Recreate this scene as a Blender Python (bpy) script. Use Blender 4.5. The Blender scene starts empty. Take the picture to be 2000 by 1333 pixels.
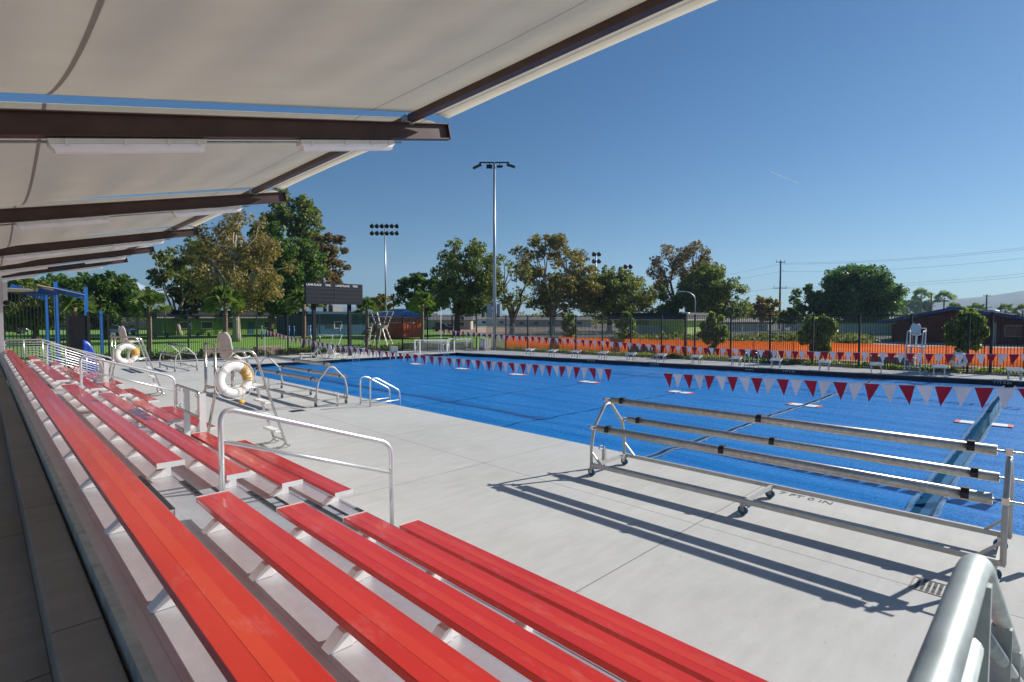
import bpy, math, random
import numpy as np
from mathutils import Vector, Matrix
from math import sin, cos, pi, atan, radians, sqrt, hypot
random.seed(7)
rng = np.random.default_rng(11)
S = bpy.context.scene
COL = S.collection

# ------------------------------------------------------------------ camera
CAMH = 2.72
FPX = 1050.0
HEAD = radians(45.4)
PITCH = atan(44.5 / FPX)
FW = (cos(HEAD), sin(HEAD)); RT = (sin(HEAD), -cos(HEAD))
cd = bpy.data.cameras.new('camera'); cam = bpy.data.objects.new('camera', cd); COL.objects.link(cam)
cam.location = (0, 0, CAMH)
cam.rotation_euler = (pi / 2 - PITCH, 0, HEAD - pi / 2)
cd.sensor_width = 36; cd.lens = FPX / 2000 * 36
cd.clip_start = 0.05; cd.clip_end = 20000
cd.dof.use_dof = True; cd.dof.focus_distance = 12; cd.dof.aperture_fstop = 8
S.camera = cam

def ray(x, y):
    u = (x - 1000) / FPX; v = -(y - 666.5) / FPX
    f = cos(PITCH) + v * sin(PITCH)
    return (FW[0] * f + RT[0] * u, FW[1] * f + RT[1] * u, -sin(PITCH) + v * cos(PITCH))
def G(x, y, z=0.0):                       # survey of the photograph: where a sight line meets height z
    d = ray(x, y); t = (z - CAMH) / d[2]; return (d[0] * t, d[1] * t)
def onY(x, y, Y):
    d = ray(x, y); t = Y / d[1]; return (d[0] * t, CAMH + d[2] * t)
def onX(x, y, X):
    d = ray(x, y); t = X / d[0]; return (d[1] * t, CAMH + d[2] * t)
def AD(x, D):                             # ground point on the sight line at column x, D metres deep
    u = (x - 1000) / FPX
    return (D * (FW[0] + RT[0] * u), D * (FW[1] + RT[1] * u))
def ZD(y, D): return CAMH + (622 - y) / FPX * D

# ------------------------------------------------------------------ mesh builder
class MB:
    def __init__(s): s.v = []; s.f = []; s.sm = []
    def add(s, vs, fs, smooth=False):
        o = len(s.v); s.v += [tuple(p) for p in vs]
        for f in fs: s.f.append(tuple(i + o for i in f)); s.sm.append(smooth)
        return s
    def box(s, a, b):
        (x0, y0, z0), (x1, y1, z1) = a, b
        x0, x1 = min(x0, x1), max(x0, x1); y0, y1 = min(y0, y1), max(y0, y1); z0, z1 = min(z0, z1), max(z0, z1)
        return s.add([(x0,y0,z0),(x1,y0,z0),(x1,y1,z0),(x0,y1,z0),(x0,y0,z1),(x1,y0,z1),(x1,y1,z1),(x0,y1,z1)],
                     [(0,3,2,1),(4,5,6,7),(0,1,5,4),(1,2,6,5),(2,3,7,6),(3,0,4,7)])
    def bar(s, p, q, w, h, up=(0, 0, 1)):  # rectangular bar along p->q
        p = Vector(p); q = Vector(q); d = (q - p).normalized(); up = Vector(up)
        if abs(d.dot(up)) > .98: up = Vector((1, 0, 0))
        a = d.cross(up).normalized() * (w / 2); b = a.cross(d).normalized() * (h / 2)
        vs = [p-a-b, p+a-b, p+a+b, p-a+b, q-a-b, q+a-b, q+a+b, q-a+b]
        return s.add(vs, [(0,3,2,1),(4,5,6,7),(0,1,5,4),(1,2,6,5),(2,3,7,6),(3,0,4,7)])
    def tube(s, pts, r, seg=10, closed=False, caps=True):
        pts = [Vector(p) for p in pts]; n = len(pts)
        rs = r if isinstance(r, (list, tuple)) else [r] * n
        T = []
        for i in range(n):
            if closed: t = pts[(i+1) % n] - pts[i-1]
            elif i == 0: t = pts[1] - pts[0]
            elif i == n-1: t = pts[-1] - pts[-2]
            else: t = (pts[i+1] - pts[i]).normalized() + (pts[i] - pts[i-1]).normalized()
            T.append(t.normalized() if t.length > 1e-9 else Vector((0,0,1)))
        u = Vector((0,0,1)) if abs(T[0].z) < .9 else Vector((1,0,0))
        u = (u - T[0] * u.dot(T[0])).normalized()
        vs = []
        for i in range(n):
            u = (u - T[i] * u.dot(T[i]));  u = u.normalized() if u.length > 1e-6 else T[i].orthogonal().normalized()
            w = T[i].cross(u)
            for k in range(seg):
                a = 2 * pi * k / seg
                vs.append(pts[i] + (u * cos(a) + w * sin(a)) * rs[i])
        fs = []
        for i in range(n if closed else n - 1):
            j = (i + 1) % n
            for k in range(seg):
                l = (k + 1) % seg
                fs.append((i*seg+k, i*seg+l, j*seg+l, j*seg+k))
        s.add(vs, fs, True)
        if caps and not closed:
            o = len(s.v) - len(vs)
            s.f.append(tuple(o + k for k in reversed(range(seg)))); s.sm.append(False)
            s.f.append(tuple(o + (n-1)*seg + k for k in range(seg))); s.sm.append(False)
        return s
    def cyl(s, p, q, r, seg=12): return s.tube([p, q], r, seg)
    def prism(s, poly, vec):
        n = len(poly); vec = Vector(vec); a = [Vector(p) for p in poly]; b = [p + vec for p in a]
        fs = [tuple(reversed(range(n))), tuple(range(n, 2*n))] + [(i, (i+1) % n, n + (i+1) % n, n + i) for i in range(n)]
        return s.add(a + b, fs)
    def sphere(s, c, r, seg=10, rings=7, sc=(1,1,1)):
        vs = [(c[0], c[1], c[2] + r*sc[2])]
        for i in range(1, rings):
            t = pi * i / rings
            for k in range(seg):
                a = 2*pi*k/seg; vs.append((c[0]+r*sc[0]*sin(t)*cos(a), c[1]+r*sc[1]*sin(t)*sin(a), c[2]+r*sc[2]*cos(t)))
        vs.append((c[0], c[1], c[2] - r*sc[2]))
        fs = [(0, 1+k, 1+(k+1) % seg) for k in range(seg)]
        for i in range(rings-2):
            for k in range(seg):
                a = 1+i*seg+k; b = 1+i*seg+(k+1) % seg; fs.append((a, a+seg, b+seg, b))
        l = len(vs)-1; o = 1+(rings-2)*seg
        fs += [(l, o+(k+1) % seg, o+k) for k in range(seg)]
        return s.add(vs, fs, True)
    def build(s, name, mat, parent=None, world=False, bevel=0):
        me = bpy.data.meshes.new(name); off = Vector((0,0,0))
        if world and parent is not None: off = Vector(parent.location)
        me.from_pydata([tuple(Vector(p) - off) for p in s.v], [], s.f)
        me.polygons.foreach_set('use_smooth', s.sm); me.materials.append(mat); me.update()
        o = bpy.data.objects.new(name, me); COL.objects.link(o)
        if parent is not None: o.parent = parent
        if bevel:
            m = o.modifiers.new('bevel', 'BEVEL'); m.width = bevel; m.segments = 2; m.limit_method = 'ANGLE'
        return o

def fillet(pts, r, n=5, closed=False):
    pts = [Vector(p) for p in pts]; out = []
    N = len(pts)
    for i in range(N):
        if not closed and i in (0, N-1): out.append(pts[i]); continue
        a, b, c = pts[i-1], pts[i], pts[(i+1) % N]
        d1 = (a-b); d2 = (c-b); rr = min(r, d1.length*.49, d2.length*.49)
        p = b + d1.normalized()*rr; q = b + d2.normalized()*rr
        for k in range(n+1):
            t = k/n; out.append(p*(1-t)**2 + b*2*t*(1-t) + q*t*t)
    return out

def tag(o, label=None, cat=None, group=None, kind=None):
    if label: o['label'] = label
    if cat: o['category'] = cat
    if group: o['group'] = group
    if kind: o['kind'] = kind
    return o
def thing(name, loc, label, cat, group=None, rz=0):
    o = bpy.data.objects.new(name, None); COL.objects.link(o); o.empty_display_size = .1
    o.location = (loc[0], loc[1], loc[2] if len(loc) > 2 else 0); o.rotation_euler = (0, 0, rz)
    return tag(o, label, cat, group)
def copy_tree(o, parent=None):
    c = o.copy(); COL.objects.link(c)
    if parent is not None: c.parent = parent
    for ch in list(o.children): copy_tree(ch, c)
    return c
def struct(o, label=None, cat=None): 
    o['kind'] = 'structure'
    if label: o['label'] = label
    if cat: o['category'] = cat
    return o

# ------------------------------------------------------------------ materials
def new_mat(name):
    m = bpy.data.materials.new(name); m.use_nodes = True
    nt = m.node_tree; b = nt.nodes['Principled BSDF']; return m, nt, b
def N(nt, t, **kw):
    n = nt.nodes.new(t)
    for k, v in kw.items():
        if k in n.inputs.keys() if hasattr(n.inputs, 'keys') else False: n.inputs[k].default_value = v
        else: setattr(n, k, v)
    return n
def math_n(nt, op, a, b=None):
    n = nt.nodes.new('ShaderNodeMath'); n.operation = op
    for i, v in enumerate((a, b)):
        if v is None: continue
        if isinstance(v, (int, float)): n.inputs[i].default_value = v
        else: nt.links.new(v, n.inputs[i])
    return n.outputs[0]
def noise(nt, vec, scale, detail=4, rough=.55, dist=0):
    n = nt.nodes.new('ShaderNodeTexNoise'); n.inputs['Scale'].default_value = scale
    n.inputs['Detail'].default_value = detail; n.inputs['Roughness'].default_value = rough
    n.inputs['Distortion'].default_value = dist
    if vec is not None: nt.links.new(vec, n.inputs['Vector'])
    return n.outputs[0]
def ramp(nt, fac, stops):
    r = nt.nodes.new('ShaderNodeValToRGB'); nt.links.new(fac, r.inputs[0])
    e = r.color_ramp.elements
    while len(e) < len(stops): e.new(.5)
    for i, (p, c) in enumerate(stops):
        e[i].position = p; e[i].color = (*c, 1) if len(c) == 3 else c
    return r.outputs[0]
def mixc(nt, fac, a, b, mode='MIX'):
    n = nt.nodes.new('ShaderNodeMix'); n.data_type = 'RGBA'; n.blend_type = mode
    for i, v in ((0, fac), (6, a), (7, b)):
        if isinstance(v, (int, float)): n.inputs[i].default_value = v
        elif isinstance(v, tuple): n.inputs[i].default_value = (*v, 1)
        else: nt.links.new(v, n.inputs[i])
    return n.outputs[2]
def mapping(nt, scale=(1,1,1), loc=(0,0,0), src='Object'):
    tc = nt.nodes.new('ShaderNodeTexCoord'); mp = nt.nodes.new('ShaderNodeMapping')
    mp.inputs['Scale'].default_value = scale; mp.inputs['Location'].default_value = loc
    nt.links.new(tc.outputs[src], mp.inputs[0]); return mp.outputs[0]
def bump(nt, b, h, strength=.3, dist=.01):
    n = nt.nodes.new('ShaderNodeBump'); n.inputs['Strength'].default_value = strength
    n.inputs['Distance'].default_value = dist; nt.links.new(h, n.inputs['Height'])
    nt.links.new(n.outputs[0], b.inputs['Normal']); return n
def simple(name, col, rough=.5, metal=0, var=.12, scale=6, bstr=.0, coat=0, spec=.5):
    m, nt, b = new_mat(name)
    v = mapping(nt); n = noise(nt, v, scale, 5)
    c0 = tuple(max(0, c*(1-var)) for c in col); c1 = tuple(min(1, c*(1+var)) for c in col)
    nt.links.new(ramp(nt, n, [(.3, c0), (.7, c1)]), b.inputs['Base Color'])
    b.inputs['Roughness'].default_value = rough; b.inputs['Metallic'].default_value = metal
    b.inputs['Specular IOR Level'].default_value = spec
    if coat: b.inputs['Coat Weight'].default_value = coat; b.inputs['Coat Roughness'].default_value = .12
    if bstr: bump(nt, b, n, bstr, .01)
    return m

def concrete(name, c0, c1, joints=None, jw=.008, bs=.25, rough=.85):
    m, nt, b = new_mat(name)
    v = mapping(nt)
    big = noise(nt, v, .35, 6, .6); mid = noise(nt, mapping(nt, (1.2, 5, 1)), 1.4, 6, .6); fine = noise(nt, v, 60, 4, .7)
    f = math_n(nt, 'ADD', math_n(nt, 'MULTIPLY', big, .45), math_n(nt, 'ADD', math_n(nt, 'MULTIPLY', mid, .35), math_n(nt, 'MULTIPLY', fine, .2)))
    col = ramp(nt, f, [(.32, c0), (.66, c1)])
    sp = noise(nt, v, 9, 2, .5)
    col = mixc(nt, math_n(nt, 'MULTIPLY', math_n(nt, 'GREATER_THAN', sp, .72), .25), col, tuple(c*.6 for c in c0))
    st = noise(nt, mapping(nt, (1, 1, 1), (4.3, 1.7, 0)), .9, 7, .75, .6)
    col = mixc(nt, ramp(nt, st, [(.50, (0,0,0)), (.75, (.24,.24,.24))]), col, (c0[0]*.82, c0[1]*.76, c0[2]*.66))
    br = noise(nt, mapping(nt, (220, 4, 1)), 1, 2, .5)
    col = mixc(nt, math_n(nt, 'MULTIPLY', br, .16), col, tuple(c*.5 for c in c0))
    h = math_n(nt, 'ADD', math_n(nt, 'MULTIPLY', fine, .6), math_n(nt, 'MULTIPLY', mid, .4))
    if joints:
        sep = nt.nodes.new('ShaderNodeSeparateXYZ'); nt.links.new(mapping(nt), sep.inputs[0])
        tot = None
        for ax, pos in joints:
            d = math_n(nt, 'ABSOLUTE', math_n(nt, 'SUBTRACT', sep.outputs[ax], pos))
            g = math_n(nt, 'LESS_THAN', d, jw)
            tot = g if tot is None else math_n(nt, 'MAXIMUM', tot, g)
        col = mixc(nt, math_n(nt, 'MULTIPLY', tot, .7), col, tuple(c*.25 for c in c0))
        h = math_n(nt, 'SUBTRACT', h, tot)
    nt.links.new(col, b.inputs['Base Color']); b.inputs['Roughness'].default_value = rough
    bump(nt, b, h, bs, .004)
    return m

def foliage_mat(name, cols, trans=.42, rough=.5):
    m, nt, b = new_mat(name)
    geo = nt.nodes.new('ShaderNodeNewGeometry')
    v = mapping(nt); n = noise(nt, v, .45, 3)
    f = math_n(nt, 'ADD', math_n(nt, 'MULTIPLY', geo.outputs['Random Per Island'], .75), math_n(nt, 'MULTIPLY', n, .28))
    k = len(cols); stops = [(.18 + .7*i/(k-1), c) for i, c in enumerate(cols)]
    c = ramp(nt, f, stops)
    nt.links.new(c, b.inputs['Base Color']); b.inputs['Roughness'].default_value = rough
    b.inputs['Specular IOR Level'].default_value = .35
    tr = nt.nodes.new('ShaderNodeBsdfTranslucent')
    tcol = mixc(nt, 1.0, c, (1.3, 1.35, .6), 'MULTIPLY'); nt.links.new(tcol, tr.inputs[0])
    mx = nt.nodes.new('ShaderNodeMixShader'); mx.inputs[0].default_value = trans
    nt.links.new(b.outputs[0], mx.inputs[1]); nt.links.new(tr.outputs[0], mx.inputs[2])
    out = nt.nodes['Material Output']; nt.links.new(mx.outputs[0], out.inputs[0])
    return m

M = {}
M['deck'] = concrete('deck_concrete', (.39,.388,.368), (.55,.548,.525),
    joints=[(0, 6.65), (1, 3.28), (1, 7.49), (1, 10.73), (1, 14.7), (1, 18.6), (1, 22.5), (1, 26.4), (1, 30.3), (1, -1.0), (1,34.4), (0,10.7),(0,14.3),(0,18),(0,21.6),(0,25.2)], bs=.3)
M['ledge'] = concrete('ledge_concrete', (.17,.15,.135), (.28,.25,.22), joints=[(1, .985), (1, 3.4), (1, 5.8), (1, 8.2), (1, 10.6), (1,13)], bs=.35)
M['curb'] = concrete('curb_concrete', (.30,.29,.27), (.45,.43,.40), bs=.3)
M['tan_block'] = concrete('tan_concrete', (.34,.25,.19), (.46,.35,.27), bs=.5)
M['alu'] = simple('milled_aluminium', (.66,.65,.66), .42, .75, .08, 3)
M['alu_pale'] = simple('pale_aluminium', (.74,.74,.73), .5, .35, .06, 5)
M['rail'] = simple('satin_aluminium_rail', (.72,.72,.73), .36, .8, .05, 8)
M['galv'] = simple('galvanised_pipe', (.36,.405,.395), .52, .35, .28, 7, .12)
M['steel'] = simple('stainless_steel', (.55,.52,.48), .22, .95, .10, 10)
M['reel_tube'] = simple('reel_tube_aluminium', (.50,.46,.41), .38, .7, .22, 18, .05)
M['reel_frame'] = simple('reel_frame_paint', (.46,.45,.42), .5, .3, .1, 9)
M['wheel_blue'] = simple('blue_rubber', (.02,.085,.16), .5)
M['white'] = simple('white_paint', (.78,.78,.76), .45, 0, .06, 5)
M['cream'] = simple('cream_plastic', (.72,.66,.56), .5, 0, .10, 6)
M['putty'] = simple('putty_plastic', (.58,.55,.51), .45, 0, .06, 6)
M['black'] = simple('black_rubber', (.015,.015,.018), .6)
M['iron'] = simple('black_iron', (.012,.014,.017), .45, .2, .2, 3)
M['nosing'] = simple('black_nosing', (.02,.02,.022), .75, 0, .2, 40)
M['brown_steel'] = simple('brown_painted_steel', (.070,.036,.030), .42, .1, .25, 3)
M['lamp_plastic'] = simple('frosted_diffuser', (.93,.94,.96), .35, 0, .04, 4)
M['yellow'] = simple('yellow_rope', (.60,.36,.06), .7, 0, .25, 40)
M['rope'] = simple('white_rope', (.66,.64,.62), .8)
M['sky_blue_paint'] = simple('blue_paint', (.02,.13,.42), .4, 0, .1, 3)
M['blue_tarp'] = simple('blue_vinyl', (.01,.05,.36), .35, 0, .2, 2)
M['red_plastic'] = simple('red_plastic', (.55,.015,.02), .4)
M['teal'] = simple('teal_board', (.12,.42,.44), .5)
M['board_black'] = simple('scoreboard_black', (.004,.006,.010), .75, .1, .15, 2)
M['board_line'] = simple('scoreboard_line', (.10,.11,.12), .5)
M['text_white'] = simple('text_white', (.82,.82,.80), .6, 0, .02)
M['text_dark'] = simple('text_dark', (.10,.10,.10), .8)
M['pole_grey'] = simple('grey_pole', (.36,.40,.44), .4, .5, .06, 2)
M['wood'] = simple('pole_wood', (.10,.06,.04), .9, 0, .3, 6)
M['green_wall'] = simple('green_wall', (.17,.29,.04), .8, 0, .12, .7)
M['lime_wall'] = simple('lime_wall', (.36,.50,.14), .8, 0, .12, .7)
M['blue_wall'] = simple('blue_wall', (.012,.085,.15), .8, 0, .15, .7)
M['brick_red'] = simple('red_wall', (.14,.035,.025), .85, 0, .2, 1)
M['roof_dark'] = simple('dark_roof', (.018,.018,.02), .8, 0, .3, 2)
M['roof_blue'] = simple('blue_metal_roof', (.01,.045,.16), .25, .3, .2, 2)
M['fascia_blue'] = simple('blue_fascia', (.015,.06,.22), .5)
M['glass'] = simple('dark_glass', (.03,.045,.05), .12, 0, .1, 1)
M['grey_wall'] = simple('grey_wall', (.40,.39,.38), .85)
M['roof_grey'] = simple('grey_roof', (.18,.17,.17), .85)
M['car_white'] = simple('white_car_paint', (.6,.62,.62), .25, 0, .03, 1, 0, .6)
M['car_dark'] = simple('dark_car_paint', (.02,.03,.05), .25, 0, .03, 1, 0, .6)
M['bark_pale'] = simple('pale_bark', (.34,.29,.23), .9, 0, .35, 3, .4)
M['bark'] = simple('dark_bark', (.09,.065,.045), .9, 0, .35, 3, .4)
M['palm_bark'] = simple('palm_bark', (.20,.13,.085), .9, 0, .5, 9, .8)
M['cord'] = simple('wire', (.03,.03,.035), .6)
M['red_tip'] = simple('faded_red', (.55,.13,.09), .6, 0, .3, 9)
M['hem'] = simple('clear_hem', (.10,.19,.32), .3, 0, .3, 20)

def cloth_mat(name, col, trans=.3):
    m, nt, b = new_mat(name); v = mapping(nt); n = noise(nt, v, 3, 3)
    c = ramp(nt, n, [(.3, tuple(x*.85 for x in col)), (.7, col)])
    nt.links.new(c, b.inputs['Base Color']); b.inputs['Roughness'].default_value = .75
    tr = nt.nodes.new('ShaderNodeBsdfTranslucent'); nt.links.new(c, tr.inputs[0])
    mx = nt.nodes.new('ShaderNodeMixShader'); mx.inputs[0].default_value = trans
    nt.links.new(b.outputs[0], mx.inputs[1]); nt.links.new(tr.outputs[0], mx.inputs[2])
    nt.links.new(mx.outputs[0], nt.nodes['Material Output'].inputs[0]); return m
M['flag_red'] = cloth_mat('red_flag_cloth', (.33,.010,.028), .10)
M['flag_white'] = cloth_mat('white_flag_cloth', (.52,.50,.56), .15)
M['sail'] = cloth_mat('cream_sail', (.55,.48,.38), .35)

def fabric_mat():
    m, nt, b = new_mat('beige_shade_cloth')
    v = mapping(nt); n = noise(nt, v, 2.2, 5); wv = noise(nt, mapping(nt, (1.2, 60, 1)), 6, 3, .6)
    knit = noise(nt, mapping(nt, (260, 260, 260)), 1, 2)
    f = math_n(nt, 'ADD', math_n(nt, 'MULTIPLY', n, .5), math_n(nt, 'ADD', math_n(nt, 'MULTIPLY', wv, .25), math_n(nt, 'MULTIPLY', knit, .25)))
    sep = nt.nodes.new('ShaderNodeSeparateXYZ'); nt.links.new(mapping(nt), sep.inputs[0])
    seam = None
    for xs, w in ((.44, .014), (3.43, .008), (4.42, .005), (4.40, .004)):
        g = math_n(nt, 'LESS_THAN', math_n(nt, 'ABSOLUTE', math_n(nt, 'SUBTRACT', sep.outputs[0], xs)), w)
        seam = g if seam is None else math_n(nt, 'MAXIMUM', seam, g)
    c = ramp(nt, f, [(.3, (.76,.73,.63)), (.7, (.85,.815,.715))])
    c = mixc(nt, math_n(nt, 'MULTIPLY', seam, .55), c, (.16,.12,.09))
    nt.links.new(c, b.inputs['Base Color']); b.inputs['Roughness'].default_value = .9
    bump(nt, b, f, .25, .006)
    tr = nt.nodes.new('ShaderNodeBsdfTranslucent'); nt.links.new(c, tr.inputs[0])
    mx = nt.nodes.new('ShaderNodeMixShader'); mx.inputs[0].default_value = .58
    nt.links.new(b.outputs[0], mx.inputs[1]); nt.links.new(tr.outputs[0], mx.inputs[2])
    nt.links.new(mx.outputs[0], nt.nodes['Material Output'].inputs[0]); return m
M['fabric'] = fabric_mat()

def seat_mat():
    m, nt, b = new_mat('red_powder_coat')
    sep = nt.nodes.new('ShaderNodeSeparateXYZ'); nt.links.new(mapping(nt), sep.inputs[0])
    x = math_n(nt, 'DIVIDE', math_n(nt, 'MODULO', math_n(nt, 'SUBTRACT', sep.outputs[0], .584), .66), .25)
    mid = math_n(nt, 'MULTIPLY', math_n(nt, 'GREATER_THAN', x, .37), math_n(nt, 'LESS_THAN', x, .63))
    ribs = math_n(nt, 'SINE', math_n(nt, 'MULTIPLY', x, 2*pi*30))
    n = noise(nt, mapping(nt, (4, .7, 1)), 1.2, 5)
    dust = noise(nt, mapping(nt, (5, 1.5, 1)), 2.2, 8, .7)
    c = ramp(nt, n, [(.3, (.47,.024,.013)), (.7, (.58,.036,.017))])
    c = mixc(nt, math_n(nt, 'MULTIPLY', mid, .6), c, (.60,.058,.022))
    d = ramp(nt, dust, [(.55, (0,0,0)), (.78, (.40,.40,.40))])
    c = mixc(nt, d, c, (.52,.20,.17))
    nt.links.new(c, b.inputs['Base Color'])
    r = math_n(nt, 'SUBTRACT', .13, math_n(nt, 'MULTIPLY', mid, .05))
    r = math_n(nt, 'ADD', r, math_n(nt, 'MULTIPLY', n, .08))
    nt.links.new(r, b.inputs['Roughness']); b.inputs['Specular IOR Level'].default_value = .6
    h = math_n(nt, 'MULTIPLY', ribs, math_n(nt, 'SUBTRACT', 1, mid))
    bump(nt, b, h, .10, .002)
    return m
M['seat'] = seat_mat()

def foot_mat():
    m, nt, b = new_mat('ribbed_footboard')
    sep = nt.nodes.new('ShaderNodeSeparateXYZ'); nt.links.new(mapping(nt), sep.inputs[0])
    ribs = math_n(nt, 'SINE', math_n(nt, 'MULTIPLY', sep.outputs[0], 2*pi/.009))
    n = noise(nt, mapping(nt, (2.5, .5, 1)), 1.6, 6, .65); n2 = noise(nt, mapping(nt, (9,9,9)), 1.2, 6, .7)
    f = math_n(nt, 'ADD', math_n(nt, 'MULTIPLY', n, .6), math_n(nt, 'MULTIPLY', n2, .4))
    jt = math_n(nt, 'LESS_THAN', math_n(nt, 'ABSOLUTE', math_n(nt, 'SUBTRACT', math_n(nt, 'MODULO', math_n(nt, 'ADD', sep.outputs[0], .02), .22), .11)), .003)
    c = ramp(nt, f, [(.3, (.40,.405,.425)), (.7, (.58,.585,.61))])
    c = mixc(nt, math_n(nt, 'MULTIPLY', jt, .35), c, (.2,.2,.2))
    nt.links.new(c, b.inputs['Base Color'])
    b.inputs['Metallic'].default_value = .42; b.inputs['Roughness'].default_value = .38
    bump(nt, b, ribs, .12, .002); return m
M['foot'] = foot_mat()

def cover_mat():
    m, nt, b = new_mat('blue_pool_cover')
    n1 = noise(nt, mapping(nt, (6, .35, 1)), 1.3, 6, .6, .5)
    n2 = noise(nt, mapping(nt, (26, 15, 1)), 1.6, 6, .7)
    sep = nt.nodes.new('ShaderNodeSeparateXYZ'); nt.links.new(mapping(nt), sep.inputs[0])
    def grid(ax, step):
        f = math_n(nt, 'ABSOLUTE', math_n(nt, 'SUBTRACT', math_n(nt, 'FRACT', math_n(nt, 'DIVIDE', sep.outputs[ax], step)), .5))
        return math_n(nt, 'GREATER_THAN', f, .47)
    g = math_n(nt, 'MAXIMUM', grid(0, .16), grid(1, .40))
    f = math_n(nt, 'ADD', math_n(nt, 'MULTIPLY', n1, .6), math_n(nt, 'MULTIPLY', n2, .4))
    c = ramp(nt, f, [(.3, (.001,.115,.40)), (.55, (.003,.19,.55)), (.75, (.02,.28,.68))])
    seam = math_n(nt, 'LESS_THAN', math_n(nt, 'ABSOLUTE', math_n(nt, 'SUBTRACT', math_n(nt, 'MODULO', math_n(nt, 'ADD', sep.outputs[0], 40.0), 1.85), .92)), .02)
    c = mixc(nt, math_n(nt, 'MULTIPLY', seam, .5), c, (.003,.04,.2))
    nt.links.new(c, b.inputs['Base Color']); nt.links.new(ramp(nt, n2, [(.35, (.16,)*3), (.62, (.42,)*3)]), b.inputs['Roughness'])
    b.inputs['Specular IOR Level'].default_value = .5
    h = math_n(nt, 'ADD', math_n(nt, 'MULTIPLY', f, 1.0), math_n(nt, 'ADD', math_n(nt, 'MULTIPLY', math_n(nt, 'MULTIPLY', g, n2), -.9), math_n(nt, 'MULTIPLY', seam, -.6)))
    bump(nt, b, h, .6, .03); return m
M['cover'] = cover_mat()

def water_mat():
    m, nt, b = new_mat('pool_water')
    n = noise(nt, mapping(nt), 3, 4)
    b.inputs['Base Color'].default_value = (.02,.09,.18,1); b.inputs['Roughness'].default_value = .08
    bump(nt, b, n, .15, .02); return m
M['water'] = water_mat()
M['tile'] = simple('dark_blue_tile', (.012,.018,.035), .35, 0, .3, 5)

def ground_mat(name, cols, sc=.25):
    m, nt, b = new_mat(name)
    v = mapping(nt); a = noise(nt, v, sc, 8, .65); c2 = noise(nt, v, 12, 5, .7)
    f = math_n(nt, 'ADD', math_n(nt, 'MULTIPLY', a, .65), math_n(nt, 'MULTIPLY', c2, .35))
    k = len(cols)
    nt.links.new(ramp(nt, f, [(.34 + .32*i/(k-1), c) for i, c in enumerate(cols)]), b.inputs['Base Color'])
    b.inputs['Roughness'].default_value = .95; bump(nt, b, c2, .6, .04); return m
M['field'] = ground_mat('dry_field', [(.17,.15,.10), (.26,.235,.17), (.12,.15,.05), (.30,.27,.21)])
M['lawn'] = ground_mat('lawn_grass', [(.09,.19,.015), (.15,.30,.03), (.21,.37,.05)], .5)
M['infield'] = ground_mat('infield_dirt', [(.36,.22,.15), (.42,.27,.19)], .3)
M['mulch'] = ground_mat('mulch', [(.07,.055,.035), (.13,.10,.06), (.06,.10,.03)], 1.5)

# ------------------------------------------------------------------ ground, deck, pool
PX0 = 9.2                                  # near pool edge
def farX(y): return 31.75 + (26.75 - 31.75) * (y - .93) / (32.55 - .93)   # far deck edge, slightly skewed
PY0, PY1 = -14.0, 33.3
pn = [(PX0, PY0), (farX(PY0), PY0), (farX(PY1), PY1), (PX0, PY1)]
deck_out = [(-8, -22), (38, -22), (36.0, -4), (34.6, 12), (31.4, 36.2), (24.5, 39.6), (-2, 42.0), (-8, 42.0)]
def ring(outer, inner, z, name, mat, thick=None):
    import bmesh
    me = bpy.data.meshes.new(name); bm = bmesh.new()
    def loop(pts):
        vs = [bm.verts.new((x, y, z)) for x, y in pts]
        return [bm.edges.new((vs[i], vs[(i+1) % len(vs)])) for i in range(len(vs))]
    es = loop(outer) + (loop(inner) if inner else [])
    bmesh.ops.triangle_fill(bm, edges=es, use_beauty=True, use_dissolve=False)
    bmesh.ops.recalc_face_normals(bm, faces=bm.faces)
    for f in bm.faces:
        if f.normal.z < 0: f.normal_flip()
    bm.to_mesh(me); bm.free(); me.materials.append(mat)
    o = bpy.data.objects.new(name, me); COL.objects.link(o); return o
struct(ring(deck_out, pn, 0, 'pool_deck', M['deck']))
gi = [(-6, -20), (36, -20), (34, -4), (33, 12), (30, 34), (24, 38), (-6, 40)]
R_ = 9000
struct(ring([(-R_, -R_), (R_, -R_), (R_, R_), (-R_, R_)], gi, -.03, 'ground', M['field']))
# pool shell: walls, dark tile gutter and water
mb = MB(); P4 = pn
for i in range(4):
    a = P4[i]; b = P4[(i+1) % 4]
    mb.add([(a[0], a[1], -1.2), (b[0], b[1], -1.2), (b[0], b[1], -.003), (a[0], a[1], -.003)], [(0, 1, 2, 3)])
struct(mb.build('pool_wall', M['tile']))
mb = MB(); mb.add([(x, y, -.32) for x, y in pn], [(0, 1, 2, 3)]); struct(mb.build('pool_water', M['water']))
# low coping lip on the far side and the end
mb = MB()
for a, b in ((pn[1], pn[2]), (pn[2], pn[3])):
    d = Vector((b[0]-a[0], b[1]-a[1], 0)).normalized(); n = Vector((-d.y, d.x, 0))
    mb.bar((a[0], a[1], .02), (b[0], b[1], .02), .3, .04)
struct(mb.build('pool_coping', M['deck']))

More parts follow.
